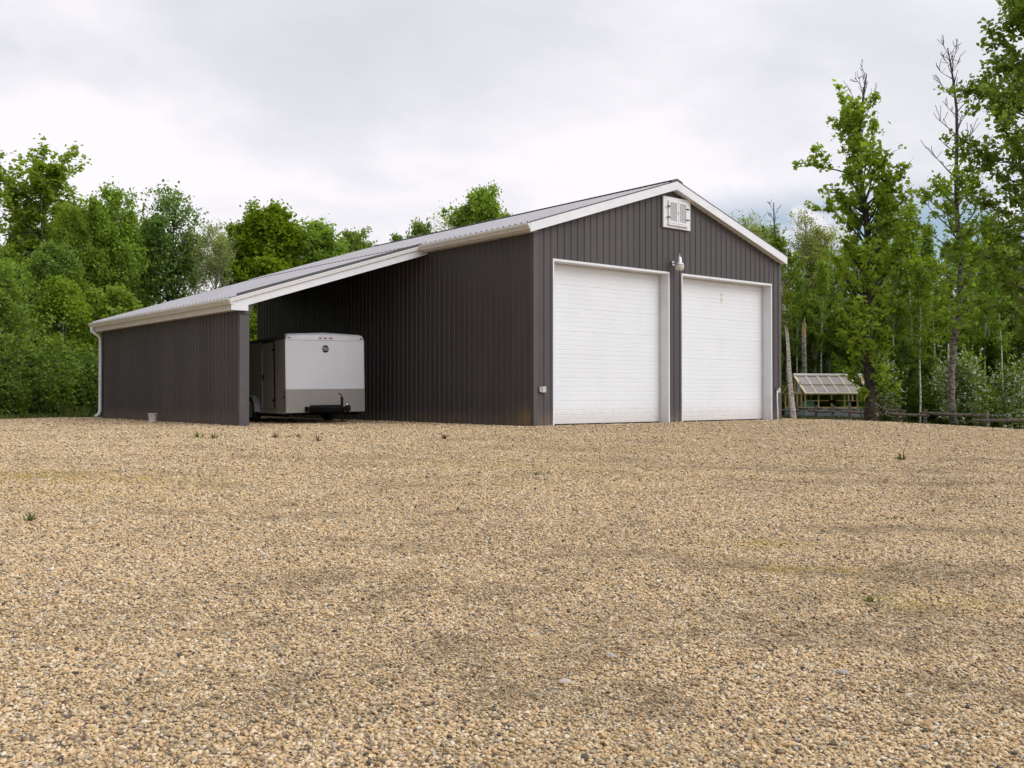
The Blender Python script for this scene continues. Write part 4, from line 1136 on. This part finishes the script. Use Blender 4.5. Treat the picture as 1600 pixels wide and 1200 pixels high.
# -- trees right of the gable
tree('pale', 'aspen_tree', 1168, 50, 330, 'sparse grey green aspen behind the right slope of the gable', 'tree', rz_=.3)
tree('lime_b', 'aspen_tree', 1190, 53, 362, 'thinly leafed aspen just above the low end of the gable', 'tree')
bt = build_tree(31, H=11.5, r0=.10, t0=.62, Rm=1.9, nb=16, dead_from=0.0, sub=5, elev=(25, 55), wobble=.2); bt[0].materials.append(M['dead']); PROT['bare'] = (bt[0], None, 11.5)
tree('bare', 'dead_tree', 1214, 52, 316, 'leafless dark tree with spreading bare twigs beside the end of the gable', 'dead tree', rz_=.5)
tree('pale', 'aspen_tree', 1262, 66, 328, 'pale half leafed aspen rising behind the broken stump, blue sky behind', 'tree', rz_=2.2)
tree('pale', 'aspen_tree', 1298, 68, 355, 'faint yellow green aspen behind the tall dark poplar', 'tree', rz_=4.2)
# leaning birch at the barn's corner
bt = build_tree(32, H=11, r0=.15, t0=.5, Rm=1.7, nb=34, per=12, lean=(-.075, .03), wobble=.08); bt[0].materials.append(M['birch']); bt[1].materials.append(M['leaf_lime']); PROT['lean_birch'] = (bt[0], bt[1], 11.0)
tree('lean_birch', 'birch_tree', 1240, 44, 375, 'leaning white birch trunk with black marks right beside the barn corner', 'tree', rz_=-YAW)
# broken snag
def snag():
    x, y, z = at(1257, 62)
    r_ = empty('broken_tree', (x, y, z), 0, 'broken off tree trunk with torn pale top above the greenhouse', 'tree stump')
    Hs = (616 - 492) / FPX * 62 + CAM[2] - z
    mb = MB(); mb.tube([(0, 0, -.3), (.03, 0, Hs * .35), (.0, .02, Hs * .6), (-.05, 0, Hs * .8)], [.19, .17, .15, .13], 10); mb.build('trunk', M['aspen'], r_, smooth=True)
    mb = MB()
    for k in range(11):
        a = k * .6; rr = .085
        b_ = Vector((-.05 + rr * math.cos(a), rr * math.sin(a), Hs * .78)); t_ = b_ + Vector((random.gauss(0.02, .05), random.gauss(0, .05), random.choice([.25, .35, .5, .7, 1.0]) * Hs * .2))
        mb.tube([b_, b_.lerp(t_, .5) + Vector((random.gauss(0, .02), 0, 0)), t_], [.05, .035, .022], 5)
    mb.build('torn_top', M['snag'], r_)
snag()
# tall dark poplar in front of the greenhouse's right end
bt = build_tree(34, H=14.0, r0=.18, t0=.08, Rm=2.3, nb=84, per=11, dens=1.05, dead_from=.86, lowpeak=.34, prof_pow=.66, elev=(36, 66), clus=.20, leaf=.175, wobble=.2, sub=4, sparse=.24, leaders=0, deadL=.42, extra=[(.71, math.pi - YAW - 1.3, 2.6, 8), (.80, math.pi - YAW - 1.3 + .3, 2.1, 52), (.77, math.pi - YAW - 1.3 + .5, 1.9, 56), (.60, math.pi - YAW - 1.3 - .3, 1.9, 30), (.62, -YAW - 1.3, 1.9, 40), (.55, -YAW - 1.3 + .3, 2.0, 40)])
bt[0].materials.append(M['dark_bark']); bt[1].materials.append(M['leaf_fresh']); bt[0].materials.append(M['dead']); PROT['hero_poplar'] = (bt[0], bt[1], 14.0)
tree('hero_poplar', 'poplar_tree', 1356, 41, 112, 'tall dark barked poplar with dead tip standing in front of the greenhouse', 'tree', rz_=1.3)
# dead-topped aspen
bt = build_tree(36, H=15.0, r0=.12, t0=.22, Rm=1.7, nb=78, per=9, dead_from=.62, lowpeak=.35, prof_pow=.35, elev=(15, 50), clus=.20, leaf=.17, wobble=.25, sub=4, sparse=.28)
bt[0].materials.append(M['aspen']); bt[1].materials.append(M['leaf_fresh']); bt[0].materials.append(M['dead']); PROT['dead_top'] = (bt[0], bt[1], 15.0)
tree('dead_top', 'aspen_tree', 1492, 42, 68, 'tall aspen with long bare dead crown above thin green foliage', 'tree', rz_=2.0)
# big one on the right edge
bt = build_tree(39, H=17.0, r0=.19, t0=.20, Rm=2.7, nb=96, per=14, dens=1.1, lowpeak=.5, prof_pow=.6, elev=(5, 50), clus=.25, leaf=.165, sub=5, sparse=.15)
bt[0].materials.append(M['aspen']); bt[1].materials.append(M['leaf_fresh']); PROT['edge_big'] = (bt[0], bt[1], 17.0)
tree('edge_big', 'poplar_tree', 1622, 37, -75, 'largest poplar, heavy layered boughs running off the top right corner', 'tree', rz_=.9)
tree('tall_aspen', 'aspen_tree', 1660, 40, 60, 'tall aspen just past the right edge behind the largest poplar', 'tree')
tree('slim_birch', 'aspen_tree', 1424, 50, 330, 'narrow green aspen between the tall dark poplar and the dead topped aspen', 'tree')
tree('tall_aspen', 'aspen_tree', 1545, 50, 335, 'open crowned aspen between the dead topped aspen and the largest poplar', 'tree', sxy=.8)

# -- woodland fill
ZN = [(-60, 'past the left edge of the picture'), (25, 'at the left edge of the picture'), (60, 'just left of the tallest left aspen'), (90, 'under the tallest left aspen'), (120, 'right of the tallest left aspen'), (155, 'over the carport downspout'),
      (190, 'above the far end of the carport gutter'), (222, 'left of the black trunked poplar'), (262, 'at the black trunked poplar'), (300, 'right of the black trunked poplar'), (345, 'by the pale aspen behind the carport'), (385, 'above the carport front corner'),
      (420, 'below the twin topped poplar'), (460, 'right of the twin topped poplar'), (500, 'below the rounded green poplar'), (545, 'by the yellow green roof aspen'), (640, 'at the end of the poplar row over the roof'), (1175, 'behind the low end of the gable'),
      (1215, 'by the leafless dark tree'), (1245, 'over the leaning birch'), (1275, 'over the broken stump'), (1315, 'above the greenhouse'), (1352, 'left of the tall dark poplar'), (1388, 'right of the tall dark poplar'), (1422, 'over the narrow flowering shrub'),
      (1460, 'left of the dead topped aspen'), (1495, 'at the dead topped aspen'), (1535, 'right of the dead topped aspen'), (1575, 'left of the largest poplar'), (1620, 'under the largest poplar'), (1680, 'just past the right edge of the picture'), (9999, 'well past the right edge of the picture')]
def zone(p):
    for lim, nm in ZN:
        if p < lim: return nm
rf = random.Random(99)
sky_px = [-200, 0, 30, 110, 140, 200, 240, 300, 365, 380, 560, 600, 640]
sky_y = [280, 310, 270, 270, 350, 350, 385, 425, 425, 380, 400, 440, 470]
def skyl(p): return float(np.interp(p, sky_px, sky_y))
gl = {'full_a': 'medium green aspen massed in the left woods', 'full_b': 'dark stemmed leafy poplar massed in the left woods', 'full_c': 'deep green aspen massed in the left woods', 'lime_a': 'yellow green aspen among the left woods'}
pxs = [-170, -120, -80, -40, -15, 8, 30, 52, 75, 98, 120, 142, 166, 188, 205, 240, 280, 320, 360, 400, 440, 480, 520, 560]
for row, (D0, add) in enumerate(((38, 75), (46, 40), (56, 25))):
    for p in pxs:
        if row == 0 and p > 170: continue
        q = p + rf.uniform(-18, 18); D = D0 + rf.uniform(-2.5, 3.5)
        key = rf.choices(['full_a', 'full_b', 'full_c', 'lime_a'], [4, 3, 3, 1.6])[0]
        where = ('nearest row', 'middle row', 'rear row')[row]; nar = rf.uniform(.62, .9)
        side = 'left of the carport' if q < 170 else 'behind the carport'
        tree(key, 'aspen_tree' if key != 'full_b' else 'poplar_tree', q, D, skyl(q) + add + rf.uniform(25, 110) - row * 8,
             {'full_a': 'medium green aspen', 'full_b': 'dark stemmed poplar', 'full_c': 'deep green aspen', 'lime_a': 'yellow green aspen'}[key] + ' ' + zone(q) + ', ' + where, 'tree',
             'woodland trees, ' + key + ' ' + zone(q) + ' ' + where, sxy=nar)
# right woods
sr_px = [1130, 1200, 1240, 1300, 1400, 1440, 1500, 1540, 1600, 1800]
sr_y = [440, 430, 410, 400, 440, 430, 450, 400, 380, 330]
for row, (D0, add) in enumerate(((49, 60), (56, 20), (64, 10))):
    for p in (1150, 1190, 1235, 1270, 1300, 1335, 1370, 1405, 1440, 1475, 1510, 1550, 1590, 1640, 1700, 1760):
        if row == 0 and p < 1375: continue
        if row == 1 and p < 1375: D0 = 64
        elif row == 1: D0 = 56
        q = p + rf.uniform(-14, 14); D = D0 + rf.uniform(-2, 4)
        key = rf.choices(['full_a', 'full_c', 'lime_a', 'slim_birch', 'lime_b'], [3, 2.5, 2, 2, 1.5])[0]
        where = ('nearest row', 'middle row', 'rear row')[row]
        tree(key, 'birch_tree' if key in ('slim_birch', 'lime_b') else 'aspen_tree', q, D, float(np.interp(q, sr_px, sr_y)) + add + rf.uniform(-5, 60),
             {'full_a': 'medium green aspen', 'full_c': 'deep green aspen', 'lime_a': 'yellow green aspen', 'slim_birch': 'slender white birch', 'lime_b': 'light leafed white birch'}[key] + ' ' + zone(q) + ', ' + where, 'tree',
             'woodland trees beyond the fence, ' + key + ' ' + zone(q) + ' ' + where)
# thin pale stems standing clear between the leaves
for i, (p, D, top) in enumerate([(1246, 64, 520), (1268, 66, 500), (1284, 63, 505), (1300, 65, 515), (1275, 68, 470), (1310, 65, 500), (1437, 46, 505), (1478, 47, 470), (1420, 52, 520), (1392, 50, 480), (1540, 48, 500), (1570, 47, 515), (1330, 66, 470), (1385, 54, 460), (1408, 58, 450), (1430, 52, 480), (1452, 56, 450), (1465, 50, 500), (1508, 55, 460), (1522, 52, 480), (1556, 53, 470), (1583, 50, 490)]):
    tree('slim_birch_b' if i % 2 else 'slim_birch', 'birch_tree', p, D, top - 90, 'thin pale birch stem ' + ('whiter' if i % 2 else 'greyer') + ', ' + zone(p), 'tree', 'thin birch stems ' + zone(p), sxy=.8)

# young growth and bushes at the wood's edge
BU = []
for s_ in range(4):
    sm, fm, C = bush_mesh(60 + s_, 1.1, 2.1, 3000); sm.materials.append(M['dark_bark']); fm.materials.append(M['leaf_shrub'])
    BU.append((sm, fm, C))
FL = []
for s_ in range(2):
    sm, fm, C = bush_mesh(80 + s_, 1.05, 2.9, 2600, .075, 8); sm.materials.append(M['dark_bark']); fm.materials.append(M['leaf_mid'])
    rg = np.random.default_rng(4 + s_); d = C[rg.choice(len(C), 620, replace=False)]; d = np.repeat(d, 3, axis=0) + rg.normal(0, .035, (1860, 3)) + np.array([0, 0, .03])
    V, F = leaf_quads(d, .068, rg, 1.0); bm_ = mesh_np('blossom', V, F); bm_.materials.append(M['blossom']); FL.append((sm, fm, bm_))
def bush(px_, D, s, label, group, v=None, name='shrub'):
    x, y, z = at(px_, D); sm, fm, _ = BU[rf.randrange(4) if v is None else v]
    r_ = empty(name, (x, y, z - .05), rf.uniform(0, 6.28), label, 'shrub', group); r_.scale = (s * rf.uniform(.9, 1.2), s * rf.uniform(.9, 1.2), s)
    link('stem', sm, None, r_); link('foliage', fm, None, r_)
for p in range(-180, 172, 21):
    bush(p + rf.uniform(-7, 7), float(np.interp(p, [-500, 0, 60, 165], [23, 27.6, 29.5, 33.6])) + .75 + rf.uniform(-.1, 1.2), rf.uniform(.4, 1.25), 'leafy green bush on the gravel edge ' + zone(p), 'edge bushes ' + zone(p))
for p in range(-180, 200, 15):
    x = p + rf.uniform(-8, 8)
    tree('young' if rf.random() < .6 else 'young_lime', 'young_aspen', x, float(np.interp(x, [-500, 0, 60, 165], [23, 27.6, 29.5, 33.6])) + 1.8 + rf.uniform(0, 2.6), 505 + rf.uniform(-90, 90), 'young aspen behind the edge bushes ' + zone(x), 'tree', 'young aspens ' + zone(x))
for p in range(190, 640, 30):
    bush(p + rf.uniform(-8, 8), 39 + rf.uniform(0, 2), rf.uniform(1.0, 1.5), 'leafy bush behind the building ' + zone(p), 'bushes behind the building ' + zone(p))
for p in range(340, 470, 22):
    tree('young', 'young_aspen', p, 41 + rf.uniform(0, 2), 470 + rf.uniform(-20, 40), 'young aspen behind the open carport', 'tree', 'young aspens behind the carport')
for (p, D, s, v) in [(1388, 46.5, 1.15, 0), (1495, 43.0, 1.3, 1), (1522, 43, 1.1, 0), (1588, 40.5, 1.05, 1), (1480, 47, 1.0, 0), (1612, 41, 1.0, 1)]:
    x, y, z = at(p, D); sm, fm, bm_ = FL[v]
    r_ = empty('flowering_shrub', (x, y, z - .05), rf.uniform(0, 6.28),
               {1388: 'narrow white flecked flowering shrub beside the tall dark poplar', 1495: 'largest white flowering shrub behind the log fence, below the dead topped aspen', 1522: 'white flowering shrub right of the largest flowering one',
                1588: 'white flowering shrub near the right end of the log fence', 1480: 'white flowering shrub set back behind the largest flowering one', 1612: 'flowering shrub half out of the picture past the fence end'}[p], 'shrub')
    r_.scale = (s, s, s * 1.1)
    link('stem', sm, None, r_); link('foliage', fm, None, r_); link('blossom', bm_, None, r_)
for p in range(1362, 1720, 19):
    bush(p + rf.uniform(-6, 6), 49.5 - (p - 1360) / 360 * 11 + rf.uniform(0, 2.5), rf.uniform(.6, 1.1), 'low green bush behind the log fence ' + zone(p), 'low fence bushes ' + zone(p))
for p in range(1225, 1370, 24):
    bush(p + rf.uniform(-6, 6), 61 + rf.uniform(0, 2), rf.uniform(.9, 1.5), 'bush in the shade behind the greenhouse, ' + zone(p), 'bushes behind the greenhouse, ' + zone(p))

# far woods: one mass closing the view between the stems
def woods():
    rg = np.random.default_rng(77); Cs = []; tk = MB()
    for (p0, p1, Da, Db, hh) in ((-400, 1120, 62, 76, 7.0), (1120, 1900, 68, 84, 7.0)):
        for k in range(230):
            p = rg.uniform(p0, p1); D = rg.uniform(Da, Db); x, y, z = at(p, D)
            Hh = hh * rg.uniform(.45, 1.0)
            tk.tube([(x, y, z - .2), (x + rg.normal(0, .1), y, z + Hh * .5), (x + rg.normal(0, .2), y, z + Hh)], [.09, .07, .02], 5, cap=False)
            for j in range(26):
                c = np.array([x, y, z + rg.uniform(.05, 1) * Hh]) + rg.normal(0, 1, 3) * np.array([1.0, 1.0, .4])
                Cs.append(c + rg.normal(0, .38, (15, 3)))
    C = np.concatenate(Cs); V, F = leaf_quads(C, .24, rg)
    nt = len(tk.v); me = bpy.data.meshes.new('woods')
    tv = np.array(tk.v); tf = np.array(tk.f)
    VV = np.concatenate([tv, V]); FF = np.concatenate([tf, F + nt]); me = mesh_np('woods', VV, FF)
    me.materials.append(M['dark_bark']); me.materials.append(M['leaf_shrub'])
    mi = np.concatenate([np.zeros(len(tf), np.int32), np.ones(len(F), np.int32)]); me.polygons.foreach_set('material_index', mi)
    tag(link('woods', me), 'far mass of leafy woodland closing the view', None, None, 'stuff')
woods()

# ---------------------------------------------------------------- log rail fence
def fence():
    pts = [(1196, 56.5), (1244, 54), (1275, 51.6), (1301, 50), (1328, 48.6), (1372, 46.4), (1402, 45), (1445, 42.8), (1542, 38.6), (1655, 34.6), (1760, 31.5)]
    fe = empty('log_fence', at(1372, 46.4), 0, 'low weathered log rail fence along the far edge of the gravel', 'fence')
    ox, oy, oz = fe.location
    P = [Vector(at(*p)) - Vector((ox, oy, oz)) for p in pts]
    rd = random.Random(3)
    for i, p in enumerate(P):
        mb = MB(); hgt = 1.02 + rd.uniform(-.06, .14)
        mb.tube([p + Vector((0, 0, -.3)), p + Vector((rd.gauss(0, .02), rd.gauss(0, .02), hgt))], [.085, .075], 9); mb.build('post', M['log'], fe, smooth=False)
    for i in range(len(P) - 1):
        a, b = P[i], P[i + 1]; d = (b - a).normalized(); sd2 = Vector((-d.y, d.x, 0)) * .12 * (1 if i % 2 else -1)
        for z, j in ((.82 if i % 2 else .68, 0), (.26 if i % 2 else .14, 1)):
            mb = MB(); e0 = a - d * .5 + sd2 + Vector((0, 0, z + rd.uniform(-.03, .03))); e1 = b + d * .45 + sd2 + Vector((0, 0, z + rd.uniform(-.04, .04)))
            mb.tube([e0, e0.lerp(e1, .5) + Vector((0, 0, -.02)), e1], [.062, .07, .055], 8); mb.build('rail', M['log'], fe, smooth=False)
fence()

# ---------------------------------------------------------------- greenhouse
def greenhouse():
    x, y, z = at(1258, 58)
    # local: +x along the long side, y depth away
    g = empty('greenhouse', (x, y, z), 0, 'small gabled greenhouse of new lumber with clear roof panes and grey base', 'greenhouse')
    LX, WY_, HB, HW, HR = 4.3, 2.5, .72, 1.55, 2.62
    ang = -YAW + R(12); g.rotation_euler = (0, 0, ang)
    mb = MB(); mb.box((0, 0, -.4), (LX, .05, HB)); mb.box((0, WY_ - .05, -.4), (LX, WY_, HB)); mb.box((0, .051, -.4), (.05, WY_ - .051, HB)); mb.box((LX - .05, .051, -.4), (LX, WY_ - .051, HB)); mb.build('base_wall', M['tin'], g)
    mb = MB(); s = .07
    for xx in np.linspace(0, LX - s, 6):
        for yy in (0.0, WY_ - s): mb.box((xx, yy, HB + s), (xx + s, yy + s, HW))
    for yy in (0, WY_ - s):
        mb.box((0, yy, HB + .001), (LX, yy + s, HB + s - .001)); mb.box((0, yy, HW + .001), (LX, yy + s, HW + s))
    for yy in np.linspace(s + .4, WY_ - s - .45, 4):
        for xx in (0.0, LX - s): mb.box((xx, yy, HB + s), (xx + s, yy + s, HW + .2))
    for xx in (.002, LX - s - .002):
        mb.box((xx, s, HB + .001), (xx + s, WY_ - s, HB + s)); mb.box((xx, s, HW), (xx + s, WY_ - s, HW + s))
        mb.bar((xx + s / 2, -.1, HW + .02), (xx + s / 2, WY_ / 2, HR), s, .09); mb.bar((xx + s / 2, WY_ + .1, HW + .02), (xx + s / 2, WY_ / 2, HR), s, .09)
        mb.box((xx, WY_ / 2 - .04, HW + s), (xx + s, WY_ / 2 + .04, HR - .05))
    mb.box((0.08, .06, HB + .42), (LX - .08, .12, HB + .47))
    mb.build('frame', M['cedar'], g)
    for sy in (0, 1):
        y0 = -.16 if sy == 0 else WY_ + .16; z0 = HW - .06 + .08; yr = WY_ / 2; zr = HR + .05
        f2 = MB(); n = 6
        for xx in np.linspace(-.08, LX + .02, n + 1): f2.bar((xx + .03, y0, z0), (xx + .03, yr, zr), .095, .05)
        for u in (0.02, .5, .98): 
            a = Vector((-.08, y0 + (yr - y0) * u, z0 + (zr - z0) * u + .012)); b = a + Vector((LX + .16, 0, 0)); f2.bar(a, b, .11, .05)
        rp = f2.build('roof', M['poly_frame'], g)
        pm = MB(); pm.quad((-.05, y0, z0 - .01), (LX + .05, y0, z0 - .01), (LX + .05, yr, zr - .01), (-.05, yr, zr - .01)); pm.build('pane', M['pane'], rp)
    mb = MB(); mb.tube([(-.1, WY_ / 2, HR + .08), (LX + .1, WY_ / 2, HR + .08)], .09, 8); mb.build('ridge_cap', M['pvc'], g)
    mb = MB(); mb.tube([(-.1, -.17, HW + .03), (LX + .1, -.17, HW + .03)], .07, 8); mb.build('eave_board', M['poly_frame'], g)
    mb = MB(); mb.box((-.025, WY_ / 2 - .75, HW + .04), (-.004, WY_ / 2 - .38, HR - .32)); mb.build('vent_flap', M['pvc'], g)
    mat = Matrix.Translation((x, y, z)) @ Matrix.Rotation(ang, 4, 'Z')
    # things inside and in front
    p = mat @ Vector((.42, .5, HB + .1))
    mb = MB(); mb.box((-.36, -.16, -.1), (.36, .16, .32)); o = mb.build('storage_tote', M['teal'], None, bevel=.04); o.location = p; o.rotation_euler = (0, 0, ang)
    tag(o, 'turquoise plastic tote inside the greenhouse at its near corner', 'tote')
    p = mat @ Vector((LX - .6, .5, HB + .05))
    mb = MB(); mb.lathe([(0, 0), (.3, 0), (.4, .32), (.42, .34), (.38, .34), (.28, .05), (0, .05)], (0, 0, 0), 18); o = mb.build('planter', M['black'], None, smooth=True); o.location = p; tag(o, 'black round planter inside the far end of the greenhouse', 'planter')
    mb = MB(); mb.box((.3, .16, HB + .02), (LX - .2, .75, HB + .06)); mb.build('bench', M['cedar'], g)
    p = Vector(at(1301, 50))
    mb = MB(); mb.lathe([(0, 0), (.13, .0), (.2, .16), (.21, .17), (.19, .17), (.1, .03), (0, .03)], (0, 0, 0), 16); o = mb.build('planter', M['black'], None, smooth=True); o.location = p + Vector((0, 0, 1.10)); tag(o, 'black bowl planter standing on top of a fence post in front of the greenhouse', 'planter')
greenhouse()

# ---------------------------------------------------------------- weeds, grass fringe, single stones
def grass_fringe():
    rg = np.random.default_rng(8); pts = []
    def along(p0, p1, Df, n, spread):
        for _ in range(n):
            p = rg.uniform(p0, p1); D = Df(p) + rg.normal(0, spread); pts.append(at(p, D))
    along(-250, 175, lambda p: float(np.interp(p, [-500, 0, 60, 165], [23, 27.6, 29.5, 33.6])) + .2, 700, .25)
    along(180, 620, lambda p: 36.5, 1500, 1.5)
    along(1195, 1760, lambda p: float(np.interp(p, [1196, 1301, 1402, 1542, 1760], [57, 50.5, 45.5, 39.2, 32])), 4200, .6)
    along(1195, 1760, lambda p: float(np.interp(p, [1196, 1301, 1402, 1542, 1760], [60, 54.5, 48.5, 42, 34])), 2500, 1.8)
    P = np.array(pts); n = len(P); k = 4
    P = np.repeat(P, k, 0) + rg.normal(0, .05, (n * k, 3)) * [1, 1, 0]; n = len(P)
    a = rg.uniform(0, 6.28, n); hgt = rg.uniform(.10, .38, n) * np.where(P[:, 0] < -5, .4, 1.0); ln = rg.normal(0, .12, (n, 2)); wd = .014
    dx = np.cos(a) * wd; dy = np.sin(a) * wd
    V = np.stack([np.stack([P[:, 0] - dx, P[:, 1] - dy, P[:, 2] - .03], 1), np.stack([P[:, 0] + dx, P[:, 1] + dy, P[:, 2] - .03], 1),
                  np.stack([P[:, 0] + dx * .4 + ln[:, 0], P[:, 1] + dy * .4 + ln[:, 1], P[:, 2] + hgt], 1), np.stack([P[:, 0] - dx * .4 + ln[:, 0], P[:, 1] - dy * .4 + ln[:, 1], P[:, 2] + hgt], 1)], 1).reshape(-1, 3)
    me = mesh_np('grass', V, np.arange(4 * n).reshape(-1, 4)); me.materials.append(M['grass'])
    tag(link('grass', me), kind='stuff')
grass_fringe()
def weed(px_, py_, s, label, dry=False):
    x, y, z = ground_hit(px_, py_); rg = np.random.default_rng(int(px_)); mb = MB()
    for k in range(26):
        a = rg.uniform(0, 6.28); l_ = s * rg.uniform(.5, 1.1); e = rg.uniform(.3, 1.3); r_ = s * .06
        b = Vector((rg.normal(0, s * .15), rg.normal(0, s * .15), -.01)); t = b + Vector((math.cos(a) * math.cos(e) * l_, math.sin(a) * math.cos(e) * l_, math.sin(e) * l_))
        sd3 = Vector((-math.sin(a), math.cos(a), 0)) * r_; m_ = b.lerp(t, .55) + Vector((0, 0, l_ * .12))
        mb.add([b - sd3 * .5, b + sd3 * .5, m_ + sd3, m_ - sd3, t], [(0, 1, 2, 3), (3, 2, 4)])
    o = mb.build('weed', M['dry'] if dry else M['grass'], None); o.location = (x, y, z); tag(o, label, 'weed')
weed(1407, 719, .16, 'bright green weed tuft alone on the open gravel right of the doors')
weed(48, 814, .10, 'dark low weed in the near left gravel')
weed(431, 684, .13, 'brown dried weed clump in front of the carport opening', True)
weed(498, 690, .14, 'brown dried weed clump nearest the camera below the trailer', True)
weed(465, 684, .10, 'faint green weed between two brown clumps before the trailer')
weed(310, 685, .15, 'flat green weed in front of the carport wall, larger of the pair')
weed(333, 686, .12, 'flat green weed in front of the carport wall, smaller of the pair')
weed(695, 684, .13, 'brown weed tuft before the barn flank, left one', True)
weed(838, 742, .07, 'tiny green weed on the gravel below the barn corner')
weed(1398, 812, .06, 'tiny green weed between tyre marks on the gravel')
weed(1362, 942, .07, 'little yellow green weed in the near right gravel')
def stone(px_, py_, s, mat, label):
    x, y, z = ground_hit(px_, py_); bm = bmesh.new(); bmesh.ops.create_icosphere(bm, subdivisions=3, radius=1)
    rg = random.Random(int(px_)); ph = [rg.uniform(0, 6) for _ in range(3)]
    for v in bm.verts:
        k = 1 + .12 * math.sin(v.co.x * 2.3 + ph[0]) + .1 * math.sin(v.co.y * 2.9 + ph[1]) + .08 * math.sin(v.co.z * 3 + ph[2]); v.co = Vector((v.co.x * s * k, v.co.y * s * .75 * k, v.co.z * s * .5 * k))
    me = bpy.data.meshes.new('stone'); bm.to_mesh(me); bm.free(); o = link('stone', me, mat, None, True); o.location = (x, y, z + s * .35); o.rotation_euler = (0, 0, rg.uniform(0, 3)); tag(o, label, 'stone')
MS = [simple('stone_pale', (.50, .43, .38), .7, scale=20), simple('stone_tan', (.45, .31, .18), .7, scale=20), simple('stone_grey', (.36, .36, .37), .7, scale=20)]
stone(881, 1068, 0.0273, MS[0], 'pale pinkish cobble in the near gravel, largest light one')
stone(988, 1012, 0.0312, MS[1], 'long tan cobble in the near gravel at the head of a dirt patch')
stone(1318, 1053, 0.0234, MS[2], 'smooth grey cobble in the near right gravel')
stone(955, 1026, 0.0218, MS[2], 'bluish grey cobble beside the long tan one')
stone(518, 1053, 0.0250, MS[1], 'tan cobble in the near left gravel')
stone(416, 870, 0.0234, MS[0], 'small white stone in the left half of the gravel')
